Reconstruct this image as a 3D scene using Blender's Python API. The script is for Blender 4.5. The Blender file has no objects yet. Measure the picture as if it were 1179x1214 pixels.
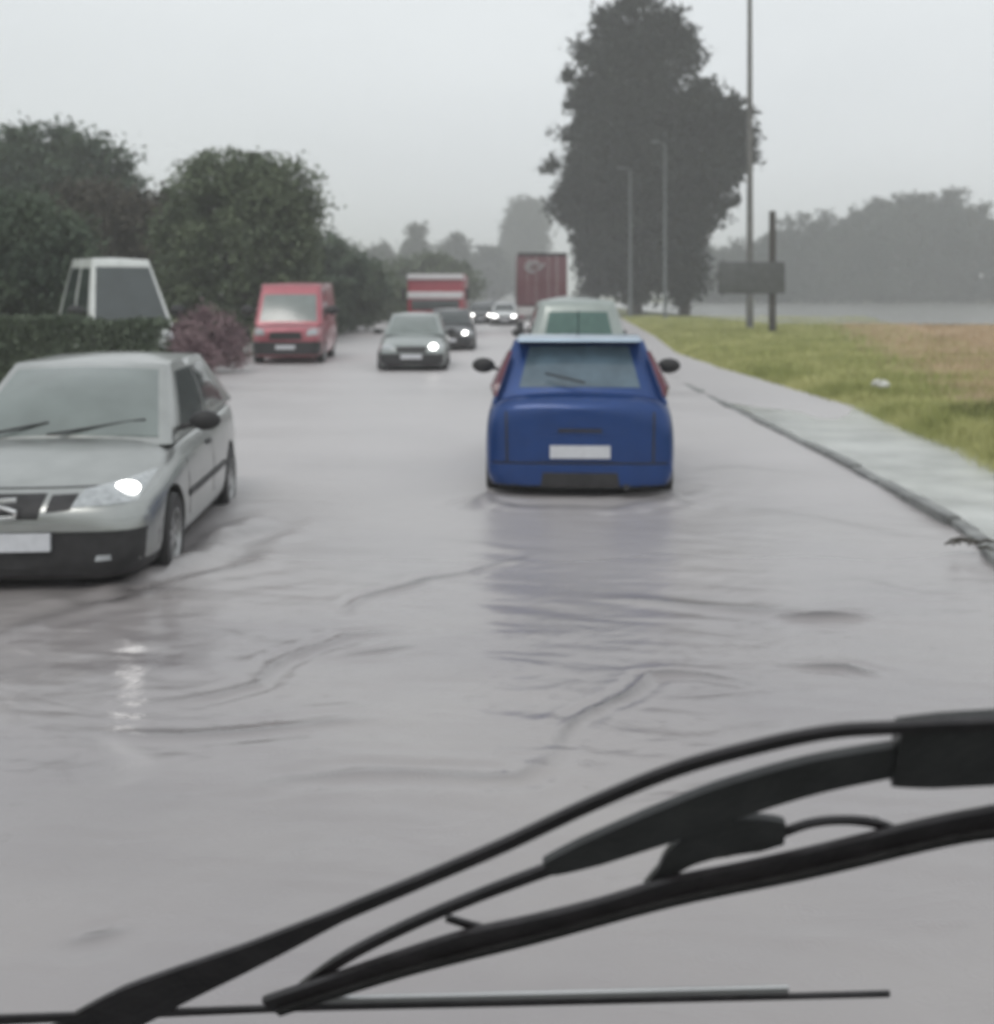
import bpy, bmesh, math, random
import numpy as np
from mathutils import Vector, Matrix
from mathutils.bvhtree import BVHTree
R = math.radians
random.seed(7); rng = np.random.default_rng(7)
scene = bpy.context.scene
C = scene.collection

# ------------------------------------------------------------------ camera
H = 1.85                       # eye height above the flood water
F, CX, HY = 1400.0, 589.5, 350.0
cd = bpy.data.cameras.new('camera'); cam = bpy.data.objects.new('camera', cd); C.objects.link(cam)
cam.location = (0, 0, H); cam.rotation_euler = (R(90), 0, 0)
cd.sensor_fit = 'HORIZONTAL'; cd.sensor_width = 36; cd.lens = 36*F/1179
cd.shift_y = -(607-HY)/1179
cd.clip_start = 0.05; cd.clip_end = 5000
cd.dof.use_dof = True; cd.dof.focus_distance = 1.6; cd.dof.aperture_fstop = 5.6
scene.camera = cam
scene.cycles.filter_width = 2.2
scene.cycles.volume_bounces = 2
scene.cycles.max_bounces = 8
scene.cycles.transparent_max_bounces = 8

# ------------------------------------------------------------------ sky
w = bpy.data.worlds.new("World"); scene.world = w; w.use_nodes = True
nt = w.node_tree; nt.nodes.clear()
wo = nt.nodes.new('ShaderNodeOutputWorld')
SUN_EL, SUN_AZ = R(52), R(200)
sky = nt.nodes.new('ShaderNodeTexSky'); sky.sky_type = 'NISHITA'; sky.sun_disc = False
sky.sun_elevation = SUN_EL; sky.sun_rotation = SUN_AZ; sky.air_density = 1; sky.dust_density = 4
b1 = nt.nodes.new('ShaderNodeBackground'); b1.inputs[1].default_value = 0.05
nt.links.new(sky.outputs[0], b1.inputs[0])
tc = nt.nodes.new('ShaderNodeTexCoord'); nz = nt.nodes.new('ShaderNodeTexNoise')
mp = nt.nodes.new('ShaderNodeMapping'); mp.inputs['Scale'].default_value = (1, 1, 2.2)
nz.inputs['Scale'].default_value = 1.6; nz.inputs['Detail'].default_value = 4
nt.links.new(tc.outputs['Generated'], mp.inputs[0]); nt.links.new(mp.outputs[0], nz.inputs['Vector'])
cr = nt.nodes.new('ShaderNodeValToRGB')
cr.color_ramp.elements[0].position = .3; cr.color_ramp.elements[0].color = (.57, .60, .62, 1)
cr.color_ramp.elements[1].position = .72; cr.color_ramp.elements[1].color = (.68, .71, .725, 1)
nt.links.new(nz.outputs[0], cr.inputs[0])
b2 = nt.nodes.new('ShaderNodeBackground'); b2.inputs[1].default_value = 1.0
nt.links.new(cr.outputs[0], b2.inputs[0])
mx = nt.nodes.new('ShaderNodeMixShader'); mx.inputs[0].default_value = 0.93
nt.links.new(b1.outputs[0], mx.inputs[1]); nt.links.new(b2.outputs[0], mx.inputs[2])
nt.links.new(mx.outputs[0], wo.inputs[0])

sd = bpy.data.lights.new('sun', 'SUN'); sd.energy = 0.5; sd.angle = R(20); sd.color = (1, .97, .93)
so = bpy.data.objects.new('sun', sd); C.objects.link(so)
so.rotation_euler = (R(90)-SUN_EL, 0, R(180)-SUN_AZ)
scene.view_settings.view_transform = 'Standard'; scene.view_settings.look = 'None'
scene.view_settings.exposure = .48; scene.view_settings.gamma = 1

# ------------------------------------------------------------------ helpers
def tag(o, label=None, cat=None, group=None, kind=None):
    if label: o['label'] = label
    if cat: o['category'] = cat
    if group: o['group'] = group
    if kind: o['kind'] = kind
    return o

def empty(name, loc=(0, 0, 0), rz=0):
    o = bpy.data.objects.new(name, None); C.objects.link(o)
    o.location = loc; o.rotation_euler = (0, 0, rz); o.empty_display_size = .2
    return o

def copy_tree(o, parent=None):
    c = o.copy(); C.objects.link(c); c.parent = parent
    for ch in list(o.children): copy_tree(ch, c)
    return c

_m = {}
def mat(name, col, rough=.5, metal=0, coat=0, noise=0, nscale=8, bump=0, bscale=40, emit=None, spec=.5, ior=1.45, col2=None, trans=0, coords='Object', stretch=(1, 1, 1)):
    if name in _m: return _m[name]
    m = bpy.data.materials.new(name); m.use_nodes = True; _m[name] = m
    t = m.node_tree; b = t.nodes['Principled BSDF']
    b.inputs['Base Color'].default_value = (*col, 1); b.inputs['Roughness'].default_value = rough
    b.inputs['Metallic'].default_value = metal; b.inputs['Coat Weight'].default_value = coat
    b.inputs['Coat Roughness'].default_value = .08
    b.inputs['Specular IOR Level'].default_value = spec; b.inputs['IOR'].default_value = ior
    b.inputs['Transmission Weight'].default_value = trans
    if emit:
        b.inputs['Emission Color'].default_value = (*emit[0], 1); b.inputs['Emission Strength'].default_value = emit[1]
    tcn = t.nodes.new('ShaderNodeTexCoord'); mpn = t.nodes.new('ShaderNodeMapping')
    mpn.inputs['Scale'].default_value = stretch
    t.links.new(tcn.outputs[coords], mpn.inputs[0])
    if noise or col2:
        n = t.nodes.new('ShaderNodeTexNoise'); n.inputs['Scale'].default_value = nscale; n.inputs['Detail'].default_value = 5
        t.links.new(mpn.outputs[0], n.inputs['Vector'])
        r = t.nodes.new('ShaderNodeValToRGB')
        c2 = col2 if col2 else tuple(min(1, c*(1+noise)) for c in col)
        c1 = col if col2 else tuple(c*(1-noise) for c in col)
        r.color_ramp.elements[0].position = .33; r.color_ramp.elements[0].color = (*c1, 1)
        r.color_ramp.elements[1].position = .67; r.color_ramp.elements[1].color = (*c2, 1)
        t.links.new(n.outputs[0], r.inputs[0]); t.links.new(r.outputs[0], b.inputs['Base Color'])
    if bump:
        n = t.nodes.new('ShaderNodeTexNoise'); n.inputs['Scale'].default_value = bscale; n.inputs['Detail'].default_value = 4
        t.links.new(mpn.outputs[0], n.inputs['Vector'])
        bp = t.nodes.new('ShaderNodeBump'); bp.inputs['Strength'].default_value = bump; bp.inputs['Distance'].default_value = .02
        t.links.new(n.outputs[0], bp.inputs['Height']); t.links.new(bp.outputs[0], b.inputs['Normal'])
    return m

def paint(name, col, metal=.3, rough=.32):
    return mat(name, col, rough, metal, coat=.6, noise=.07, nscale=5, bump=.04, bscale=3)

GLASS = mat('car_glass', (.035, .045, .045), .07, 0, coat=.5, spec=.8, noise=.15, nscale=3)
GLASS_PALE = mat('wet_windscreen_glass', (.17, .20, .19), .16, 0, coat=.6, spec=.9, noise=.12, nscale=3)
RUBBER = mat('rubber', (.018, .017, .017), .55, noise=.3, nscale=20, bump=.2, bscale=80)
PLASTIC = mat('dark_plastic', (.03, .029, .03), .5, noise=.25, nscale=14, bump=.15, bscale=120)
RIM = mat('wheel_alloy', (.42, .42, .42), .35, .8, noise=.1, nscale=15)
PLATE = mat('number_plate_white', (.62, .63, .66), .4, noise=.06, nscale=20)
CHROME = mat('chrome', (.75, .75, .75), .15, 1, noise=.03)
LAMPGL = mat('headlamp_glass', (.42, .44, .45), .12, .3, coat=1, noise=.2, nscale=25)
LIT = mat('lit_headlamp', (.9, .9, .88), .2, emit=((1, .98, .95), 5))
REDLAMP = mat('tail_lamp_red', (.24, .075, .105), .2, coat=1, noise=.2, nscale=30)
AMBER = mat('indicator_amber', (.7, .25, .04), .2, coat=1)

def np_mesh(name, v, f, m, parent=None, smooth=False):
    me = bpy.data.meshes.new(name)
    v = np.asarray(v, dtype=np.float32); f = np.asarray(f, dtype=np.int32)
    k = f.shape[1]
    me.vertices.add(len(v)); me.vertices.foreach_set('co', v.ravel())
    me.loops.add(f.size); me.loops.foreach_set('vertex_index', f.ravel())
    me.polygons.add(len(f)); me.polygons.foreach_set('loop_start', np.arange(0, f.size, k, dtype=np.int32))
    try: me.polygons.foreach_set('loop_total', np.full(len(f), k, dtype=np.int32))
    except Exception: pass
    me.update(calc_edges=True)
    if smooth: me.polygons.foreach_set('use_smooth', np.ones(len(f), dtype=bool))
    me.materials.append(m)
    o = bpy.data.objects.new(name, me); C.objects.link(o); o.parent = parent
    return o

class MB:
    def __init__(s): s.b = bmesh.new()
    def box(s, c, d, rz=0, bev=0, rx=0, ry=0):
        r = bmesh.ops.create_cube(s.b, size=1)
        M = Matrix.Translation(c) @ Matrix.Rotation(rz, 4, 'Z') @ Matrix.Rotation(ry, 4, 'Y') @ Matrix.Rotation(rx, 4, 'X') @ Matrix.Diagonal((*d, 1))
        bmesh.ops.transform(s.b, matrix=M, verts=r['verts'])
        if bev:
            es = list({e for v in r['verts'] for e in v.link_edges})
            bmesh.ops.bevel(s.b, geom=es, offset=bev, segments=3, affect='EDGES', profile=.5)
        return s
    def tube(s, pts, rad, n=10):
        pts = [Vector(p) for p in pts]
        rad = rad if hasattr(rad, '__len__') else [rad]*len(pts)
        prev = None
        for i, p in enumerate(pts):
            d = (pts[min(i+1, len(pts)-1)]-pts[max(i-1, 0)]).normalized()
            a = d.orthogonal().normalized() if i == 0 else (a - a.dot(d)*d).normalized()
            bb = d.cross(a)
            ring = [s.b.verts.new(p+(a*math.cos(2*math.pi*k/n)+bb*math.sin(2*math.pi*k/n))*rad[i]) for k in range(n)]
            if prev:
                for k in range(n): s.b.faces.new((prev[k], prev[(k+1) % n], ring[(k+1) % n], ring[k]))
            else: s.b.faces.new(ring[::-1])
            prev = ring
        s.b.faces.new(prev); return s
    def lathe(s, prof, n=32, M=Matrix.Identity(4)):      # prof (r, h) about local Z, closed caps if r=0
        rings = []
        for r, h in prof:
            if r < 1e-6: rings.append([s.b.verts.new(M @ Vector((0, 0, h)))])
            else: rings.append([s.b.verts.new(M @ Vector((r*math.cos(2*math.pi*k/n), r*math.sin(2*math.pi*k/n), h))) for k in range(n)])
        for A, B in zip(rings, rings[1:]):
            for k in range(n):
                k2 = (k+1) % n
                if len(A) == 1 and len(B) > 1: s.b.faces.new((A[0], B[k2], B[k]))
                elif len(B) == 1 and len(A) > 1: s.b.faces.new((A[k], A[k2], B[0]))
                elif len(A) > 1: s.b.faces.new((A[k], A[k2], B[k2], B[k]))
        return s
    def ellipsoid(s, c, r, seg=16):
        q = bmesh.ops.create_uvsphere(s.b, u_segments=seg, v_segments=seg//2+2, radius=1)
        bmesh.ops.transform(s.b, matrix=Matrix.Translation(c) @ Matrix.Diagonal((*r, 1)), verts=q['verts']); return s
    def grid(s, P, flip=False):       # P[i][j] of Vectors
        V = [[s.b.verts.new(p) for p in row] for row in P]
        for i in range(len(V)-1):
            for j in range(len(V[0])-1):
                q = (V[i][j], V[i+1][j], V[i+1][j+1], V[i][j+1])
                s.b.faces.new(q[::-1] if flip else q)
        return V
    def prism(s, poly, axis, a0, a1):   # polygon in the plane across axis, extruded a0..a1
        def mk(p, a):
            return {'x': (a, p[0], p[1]), 'y': (p[0], a, p[1]), 'z': (p[0], p[1], a)}[axis]
        A = [s.b.verts.new(mk(p, a0)) for p in poly]; B = [s.b.verts.new(mk(p, a1)) for p in poly]
        s.b.faces.new(A); s.b.faces.new(B[::-1])
        for i in range(len(poly)):
            j = (i+1) % len(poly); s.b.faces.new((A[j], A[i], B[i], B[j]))
        return s
    def build(s, name, m, parent=None, smooth=True, loc=None):
        bmesh.ops.recalc_face_normals(s.b, faces=s.b.faces)
        me = bpy.data.meshes.new(name); s.b.to_mesh(me); s.b.free()
        me.materials.append(m)
        if smooth:
            me.polygons.foreach_set('use_smooth', [True]*len(me.polygons))
            try: me.set_sharp_from_angle(angle=R(38))
            except Exception: pass
        o = bpy.data.objects.new(name, me); C.objects.link(o); o.parent = parent
        if loc: o.location = loc
        return o

def baked(o):
    dg = bpy.context.evaluated_depsgraph_get()
    me = bpy.data.meshes.new_from_object(o.evaluated_get(dg))
    old = o.data; o.modifiers.clear(); o.data = me; bpy.data.meshes.remove(old)
    return o

def G(px, py, z=0.0):              # where a ray through the photo meets height z
    Y = (H-z)*F/(py-HY); return ((px-CX)*Y/F, Y)

# ------------------------------------------------------------------ terrain
def lerp(x, xs, ys): return np.interp(x, xs, ys)
KY = [0, 6, 7.9, 9.15, 12.95, 19.3, 26, 300]; KX = [2.9, 3.05, 3.36, 3.60, 3.76, 3.80, 3.9, 8]
EY = [0, 6, 9, 11.9, 13.8, 19.9, 30, 38, 52, 92, 300, 3000]; EX = [3.6, 4.0, 4.5, 5.0, 5.3, 5.85, 5.65, 5.75, 7.0, 9.8, 22, 200]
def kerb_x(y): return lerp(y, KY, KX)
def edge_x(y): return lerp(y, EY, EX)
def left_x(y): return lerp(y, [0, 20, 40, 100, 3000], [-6.4, -6.4, -7.4, -8.6, -60])

def snoise(x, y, seed, sc):
    r = np.random.default_rng(seed); s = 0
    for k in range(7):
        a = r.uniform(0, 6.28); f = sc*(1.35**k); p = r.uniform(0, 6.28)
        s = s+np.sin((x*math.cos(a)+y*math.sin(a))*f+p)/(1.25**k)
    return s/3.0

def ground_z(x, y):
    e = edge_x(y); l = left_x(y)
    up = np.clip((x-(e-.15))/.7, 0, 1); up = up*up*(3-2*up)
    lf = np.clip((l-x)/.5, 0, 1)
    hgt = -0.12+up*(.18+.05*snoise(x, y, 3, .5)+.14*np.exp(-((y-12)/5)**2)*np.clip((x-e)/2, 0, 1))+lf*.18
    return hgt

def sheet(name, xs, ys, zf, m, kind='structure', smooth=True):
    X, Y = np.meshgrid(xs, ys); Z = zf(X, Y)
    v = np.stack([X.ravel(), Y.ravel(), Z.ravel()], 1)
    nx, ny = len(xs), len(ys)
    i = (np.arange(ny-1)[:, None]*nx+np.arange(nx-1)[None, :]).ravel()
    f = np.stack([i, i+1, i+nx+1, i+nx], 1)
    o = np_mesh(name, v, f, m, smooth=smooth); o['kind'] = kind
    return o

def warp_sheet(name, us, ys, x0f, x1f, zf, m, kind='structure'):
    U, Y = np.meshgrid(us, ys); X = x0f(Y)*(1-U)+x1f(Y)*U; Z = zf(X, Y)
    v = np.stack([X.ravel(), Y.ravel(), Z.ravel()], 1)
    nx, ny = len(us), len(ys)
    i = (np.arange(ny-1)[:, None]*nx+np.arange(nx-1)[None, :]).ravel()
    f = np.stack([i, i+1, i+nx+1, i+nx], 1)
    o = np_mesh(name, v, f, m, smooth=True); o['kind'] = kind
    return o

gx = np.concatenate([-np.geomspace(1500, 14, 40), np.arange(-13, 26, .33), np.geomspace(27, 1500, 50)])
gy = np.concatenate([[-1500, -400, -100, -30, -10], np.arange(-4, 70, .4), np.geomspace(71, 1500, 60)])
M_GROUND = mat('verge_soil', (.10, .12, .045), .9, col2=(.19, .19, .085), nscale=1.2, bump=.6, bscale=9)
sheet('ground', gx, gy, ground_z, M_GROUND)

# road bed (under the flood)
M_ROAD = mat('wet_asphalt', (.05, .05, .052), .35, noise=.2, nscale=30, bump=.3, bscale=80)
warp_sheet('road', np.linspace(0, 1, 12), np.concatenate([np.arange(-6, 60, 1.), np.geomspace(61, 500, 30)]),
           lambda y: left_x(y)+.1, lambda y: np.minimum(kerb_x(y), edge_x(y)-.2), lambda x, y: -0.105+0*x, M_ROAD)

# pavement on the right: a raised wet strip that sinks under the flood further on
def pave_z(y): return lerp(y, [0, 10, 14, 18.5, 21, 28, 300], [.060, .055, .040, .018, .004, -.02, -.05])
M_PAVE = mat('wet_concrete_pavement', (.30, .31, .285), .2, col2=(.52, .53, .50), nscale=1.3, bump=.25, bscale=14, spec=.6)
ys = np.concatenate([np.arange(1, 30, .12)])
warp_sheet('pavement', np.linspace(0, 1, 16), ys, lambda y: kerb_x(y)+.13+.012*snoise(y, y*0, 8, 3), lambda y: edge_x(y)+.2,
           lambda x, y: pave_z(y)+.030*snoise(x, y*.6, 4, 1.1), M_PAVE)
# kerb: a line of stones with a dark wet face
M_KERB = mat('kerb_stone', (.11, .112, .11), .4, col2=(.26, .265, .255), nscale=5, bump=.4, bscale=20)
kb = MB(); y = 1.5
while y < 24:
    y2 = y+.98; ym = (y+y2)/2
    z = float(pave_z(ym)); xk = float(kerb_x(ym)); ang = -math.atan2(float(kerb_x(y2)-kerb_x(y)), .98)
    kb.box((xk+.06, ym, z/2-.06), (.12, .965, z+.12+.016+.028*math.sin(ym*1.9+1)), rz=ang, bev=.014); y = y2+.02
kb.build('kerb', M_KERB)['kind'] = 'structure'
# left pavement
warp_sheet('pavement', np.linspace(0, 1, 6), np.concatenate([np.arange(4, 60, 1.), np.geomspace(61, 200, 12)]),
           lambda y: left_x(y)-1.7, lambda y: left_x(y)-.35, lambda x, y: .075+0*x, M_PAVE)

# crop field on the right, and the flooded meadow beyond it
M_FIELD = mat('ripe_crop_ground', (.34, .26, .16), .95, col2=(.46, .36, .23), nscale=.5, bump=.5, bscale=6)
def fx(y): return 3.3+.243*y
warp_sheet('field', np.linspace(0, 1, 30), np.arange(14, 69, 1.5), lambda y: fx(y), lambda y: 75+0*y,
           lambda x, y: np.maximum(ground_z(x, y), 0)+.012, M_FIELD)
M_FLOOD = mat('flooded_meadow_water', (.24, .24, .22), .18, noise=.15, nscale=.05, bump=.25, bscale=.8)
sheet('flood_water', np.linspace(16, 260, 30), np.linspace(68.5, 262, 20), lambda x, y: .17+0*x, M_FLOOD)

# ------------------------------------------------------------------ flood water over the road
def poly_d(X, Y, pts):
    best = np.full(X.shape, 1e9); side = np.zeros(X.shape)
    n = len(pts)-1; tt = np.zeros(X.shape)
    for i, ((x0, y0), (x1, y1)) in enumerate(zip(pts, pts[1:])):
        dx, dy = x1-x0, y1-y0; L2 = dx*dx+dy*dy
        t = np.clip(((X-x0)*dx+(Y-y0)*dy)/L2, 0, 1)
        d = np.hypot(X-x0-t*dx, Y-y0-t*dy)
        m = d < best; best = np.where(m, d, best); tt = np.where(m, (i+t)/n, tt)
        side = np.where(m, np.sign((X-x0)*dy-(Y-y0)*dx), side)
    return best, tt, side
ridges = [  # crest lines of wakes: photo points, height, width
    ([(415, 728), (450, 707), (500, 690), (560, 680), (620, 655)], 0.031, 0.041),
    ([(170, 835), (300, 808), (350, 778), (400, 755), (465, 752)], 0.022, 0.043),
    ([(410, 780), (440, 775), (480, 768)], 0.022, 0.030),
    ([(640, 892), (700, 848), (765, 805), (830, 804), (890, 812)], 0.028, 0.034),
    ([(320, 934), (430, 926), (600, 915), (650, 885)], 0.015, 0.046),
    ([(730, 713), (830, 718), (940, 722)], 0.022, 0.088),
    ([(930, 728), (985, 732), (1040, 735)], 0.037, 0.034),
    ([(930, 785), (1000, 788), (1040, 799)], 0.034, 0.032),
    ([(0, 748), (100, 724), (170, 704), (300, 688)], 0.022, 0.096),
    ([(95, 688), (150, 706), (230, 690), (300, 672)], 0.025, 0.080),
    ([(120, 868), (290, 866), (420, 860)], 0.010, 0.053),
    ([(545, 600), (575, 592), (620, 600), (720, 606), (800, 590), (840, 578)], 0.031, 0.096),
    ([(820, 560), (880, 553), (960, 560)], 0.012, 0.096),
    ([(880, 600), (1000, 620), (1080, 640)], 0.007, 0.120),
    ([(200, 655), (280, 640), (330, 620)], 0.015, 0.096),
    ([(100, 1105), (140, 1100), (170, 1095)], 0.009, 0.033),
    ([(140, 694), (205, 674), (262, 642), (305, 612)], .085, .13),
    ([(548, 604), (585, 590), (625, 592)], .05, .07),
    ([(760, 592), (800, 588), (838, 600)], .045, .07),
    ([(1040, 690), (1100, 705), (1150, 700)], 0.007, 0.046),
    ([(520, 640), (600, 650), (700, 655)], 0.007, 0.096),
]
RIDGE_DARK = [.9, .5, .75, .9, .5, .6, 1, 1, .7, .8, .4, .7, .3, .2, .4, .5, .25, .8, .6, .3, .2]  # strength of the painted wave darkening, one per ridge
def water_z(X, Y):
    z = .0080*snoise(X, Y*1.2, 21, 1.6)+.0058*snoise(X*.7, Y*1.6, 22, 4.2)*(.6+.5*snoise(X, Y, 24, .8))+.0021*snoise(X*.9, Y*1.5, 23, 10)
    z = z*np.clip(1.2-Y/60, .25, 1)
    for pts, h, wd in ridges:
        P = [G(*p) for p in pts]
        P = [P[0]]+P+[P[-1]] if False else P
        xs = [p[0] for p in P]; ysr = [p[1] for p in P]
        m = (X > min(xs)-1) & (X < max(xs)+1) & (Y > min(ysr)-1) & (Y < max(ysr)+1)
        if not m.any(): continue
        xm, ym = X[m], Y[m]
        xw = xm+.05*np.sin(ym*5+xm*3); yw = ym+.06*np.sin(xm*4.3+1)
        d, t, sgn = poly_d(xw, yw, P)
        tp = np.clip(np.sin(np.pi*np.clip(t, 0.02, .98)), 0, 1)**.6
        brk = np.clip(.72+.55*snoise(xm, ym*1.7, 90, 3.2), .1, 1.15)
        z[m] += h*tp*brk*(np.exp(-(d/wd)**2)-.30*np.exp(-((d-wd*2)/wd)**2)+.28*np.exp(-((d-wd*3.6)/wd)**2))
    return z
wy = [2.2]
while wy[-1] < 130: wy.append(wy[-1]+max(.018, .0038*(wy[-1]-1)) if wy[-1] < 30 else wy[-1]*1.03)
wy = np.array(wy)
M_WATER = mat('muddy_flood_water', (.25, .230, .238), .16, ior=1.5, col2=(.345, .318, .308), nscale=.35, spec=1.0)
t = M_WATER.node_tree; b = t.nodes['Principled BSDF']
tcn = t.nodes.new('ShaderNodeTexCoord'); mpn = t.nodes.new('ShaderNodeMapping'); mpn.inputs['Scale'].default_value = (.75, 1.5, 1)
n1 = t.nodes.new('ShaderNodeTexNoise'); n1.inputs['Scale'].default_value = 2.6; n1.inputs['Detail'].default_value = 5; n1.inputs['Distortion'].default_value = .6
t.links.new(tcn.outputs['Object'], mpn.inputs[0]); t.links.new(mpn.outputs[0], n1.inputs['Vector'])
bp = t.nodes.new('ShaderNodeBump'); bp.inputs['Strength'].default_value = .5; bp.inputs['Distance'].default_value = .025
t.links.new(n1.outputs[0], bp.inputs['Height'])
# rings of raindrops: a second, finer bump
vo = t.nodes.new('ShaderNodeTexVoronoi'); vo.inputs['Scale'].default_value = 7.0
t.links.new(tcn.outputs['Object'], vo.inputs['Vector'])
ml = t.nodes.new('ShaderNodeMath'); ml.operation = 'MULTIPLY'; ml.inputs[1].default_value = 42
sn = t.nodes.new('ShaderNodeMath'); sn.operation = 'SINE'
mr = t.nodes.new('ShaderNodeMapRange'); mr.inputs[1].default_value = .05; mr.inputs[2].default_value = .55; mr.inputs[3].default_value = 1; mr.inputs[4].default_value = 0
m2 = t.nodes.new('ShaderNodeMath'); m2.operation = 'MULTIPLY'
t.links.new(vo.outputs['Distance'], ml.inputs[0]); t.links.new(ml.outputs[0], sn.inputs[0]); t.links.new(vo.outputs['Distance'], mr.inputs[0])
t.links.new(sn.outputs[0], m2.inputs[0]); t.links.new(mr.outputs[0], m2.inputs[1])
bp2 = t.nodes.new('ShaderNodeBump'); bp2.inputs['Strength'].default_value = .12; bp2.inputs['Distance'].default_value = .004
t.links.new(m2.outputs[0], bp2.inputs['Height']); t.links.new(bp.outputs[0], bp2.inputs['Normal']); t.links.new(bp2.outputs[0], b.inputs['Normal'])
# wave darkening painted into the colour along the crests (vertex attribute written below)
at = t.nodes.new('ShaderNodeAttribute'); at.attribute_name = 'wave_dark'
af = t.nodes.new('ShaderNodeAttribute'); af.attribute_name = 'froth_sheen'
mixf = t.nodes.new('ShaderNodeMix'); mixf.data_type = 'RGBA'; mixf.inputs[7].default_value = (.50, .475, .475, 1)  # pale colour standing for sky sheen at distance, and for foam
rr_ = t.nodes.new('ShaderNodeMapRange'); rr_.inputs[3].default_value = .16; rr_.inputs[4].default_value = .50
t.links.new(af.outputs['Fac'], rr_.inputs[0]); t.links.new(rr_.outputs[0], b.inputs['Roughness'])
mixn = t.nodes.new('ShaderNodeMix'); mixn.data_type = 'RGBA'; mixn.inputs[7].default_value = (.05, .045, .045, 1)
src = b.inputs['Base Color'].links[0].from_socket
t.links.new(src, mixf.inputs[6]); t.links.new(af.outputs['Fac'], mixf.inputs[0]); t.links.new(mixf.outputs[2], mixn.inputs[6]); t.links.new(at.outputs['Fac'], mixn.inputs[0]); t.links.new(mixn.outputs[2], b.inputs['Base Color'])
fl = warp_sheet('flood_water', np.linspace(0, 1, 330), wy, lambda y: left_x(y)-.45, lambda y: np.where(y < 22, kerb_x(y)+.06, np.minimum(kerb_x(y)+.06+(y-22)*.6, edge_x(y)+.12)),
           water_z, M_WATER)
co = np.empty(len(fl.data.vertices)*3, dtype=np.float32); fl.data.vertices.foreach_get('co', co); co = co.reshape(-1, 3)
wave_dark = np.zeros(len(co))
for (pts, h, wd), st in zip(ridges, RIDGE_DARK):
    P = [G(*p) for p in pts]; X, Y = co[:, 0], co[:, 1]
    m = (X > min(p[0] for p in P)-.5) & (X < max(p[0] for p in P)+.5) & (Y > min(p[1] for p in P)-.5) & (Y < max(p[1] for p in P)+.5)
    xm, ym = X[m], Y[m]; xw = xm+.05*np.sin(ym*5+xm*3); yw = ym+.06*np.sin(xm*4.3+1)
    d, tt, sg = poly_d(xw, yw, P)
    pat = np.clip(.75+.45*snoise(xm, ym*2, 91, 4.0), 0, 1)
    wave_dark[m] = np.maximum(wave_dark[m], st*np.exp(-(d/(wd*.85))**2)*np.sin(np.pi*np.clip(tt, .03, .97))**.5*pat)
big = np.clip(snoise(co[:, 0], co[:, 1]*2.3, 92, 1.1)-.35, 0, 1)*.16*np.clip(1.3-co[:, 1]/14, 0, 1)
wave_dark = np.clip(wave_dark+big, 0, 1)
# distant water's sky sheen painted in as pale colour, plus foam at the cars
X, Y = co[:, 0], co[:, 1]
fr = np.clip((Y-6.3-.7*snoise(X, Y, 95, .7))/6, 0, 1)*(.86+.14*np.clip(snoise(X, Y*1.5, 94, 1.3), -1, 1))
for pts, wd, st in (([(195, 642), (240, 634), (300, 612)], .16, .9), ([(90, 690), (150, 700), (240, 684)], .10, .6), ([(555, 598), (620, 608), (740, 610), (830, 588)], .16, .8), ([(130, 860), (160, 930)], .05, .35)):  # last stroke is the headlamp's reflection painted as a pale streak
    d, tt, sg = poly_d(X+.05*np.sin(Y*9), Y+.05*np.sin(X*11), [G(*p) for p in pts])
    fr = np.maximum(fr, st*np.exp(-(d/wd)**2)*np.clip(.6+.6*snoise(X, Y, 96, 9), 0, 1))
af_ = fl.data.attributes.new('froth_sheen', 'FLOAT', 'POINT'); af_.data.foreach_set('value', np.clip(fr, 0, 1).astype(np.float32))
at_ = fl.data.attributes.new('wave_dark', 'FLOAT', 'POINT'); at_.data.foreach_set('value', wave_dark.astype(np.float32))
# puddle water over the low parts of the pavement
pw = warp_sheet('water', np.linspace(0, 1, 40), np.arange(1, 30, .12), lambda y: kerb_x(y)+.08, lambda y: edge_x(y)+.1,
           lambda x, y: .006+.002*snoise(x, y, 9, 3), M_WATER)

a_ = pw.data.attributes.new('froth_sheen', 'FLOAT', 'POINT'); a_.data.foreach_set('value', np.full(len(pw.data.vertices), .8, dtype=np.float32))

# ------------------------------------------------------------------ vehicles
def ring_pts(hw, zb, zs, zt):
    h = zs-zb
    return [(0, zb), (.62*hw, zb), (.90*hw, zb+.015), (.985*hw, zb+.10), (hw, zb+h*.45), (.99*hw, zb+h*.78), (.945*hw, zs), (.83*hw, zs+(zt-zs)*.72), (.45*hw, zt), (0, zt+.01)]

def loft_body(stations):
    b = bmesh.new(); rings = []
    for (y, hw, zb, zs, zt) in stations:
        half = ring_pts(hw, zb, zs, zt)
        full = half+[(-x, z) for x, z in half[-2:0:-1]]
        rings.append([b.verts.new((x, y, z)) for x, z in full])
    n = len(rings[0])
    for A, B in zip(rings, rings[1:]):
        for k in range(n): b.faces.new((A[k], A[(k+1) % n], B[(k+1) % n], B[k]))
    for rr in (rings[0], rings[-1]):                    # cap with quads across
        h = n//2
        for k in range(h):
            a, c2 = rr[k], rr[(k+1)]
            d, e = rr[(n-k) % n], rr[(n-k-1) % n]
            vs = []
            for q in (a, c2, e, d):
                if q not in vs: vs.append(q)
            if len(vs) > 2: b.faces.new(vs)
    bmesh.ops.recalc_face_normals(b, faces=b.faces)
    return b

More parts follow.
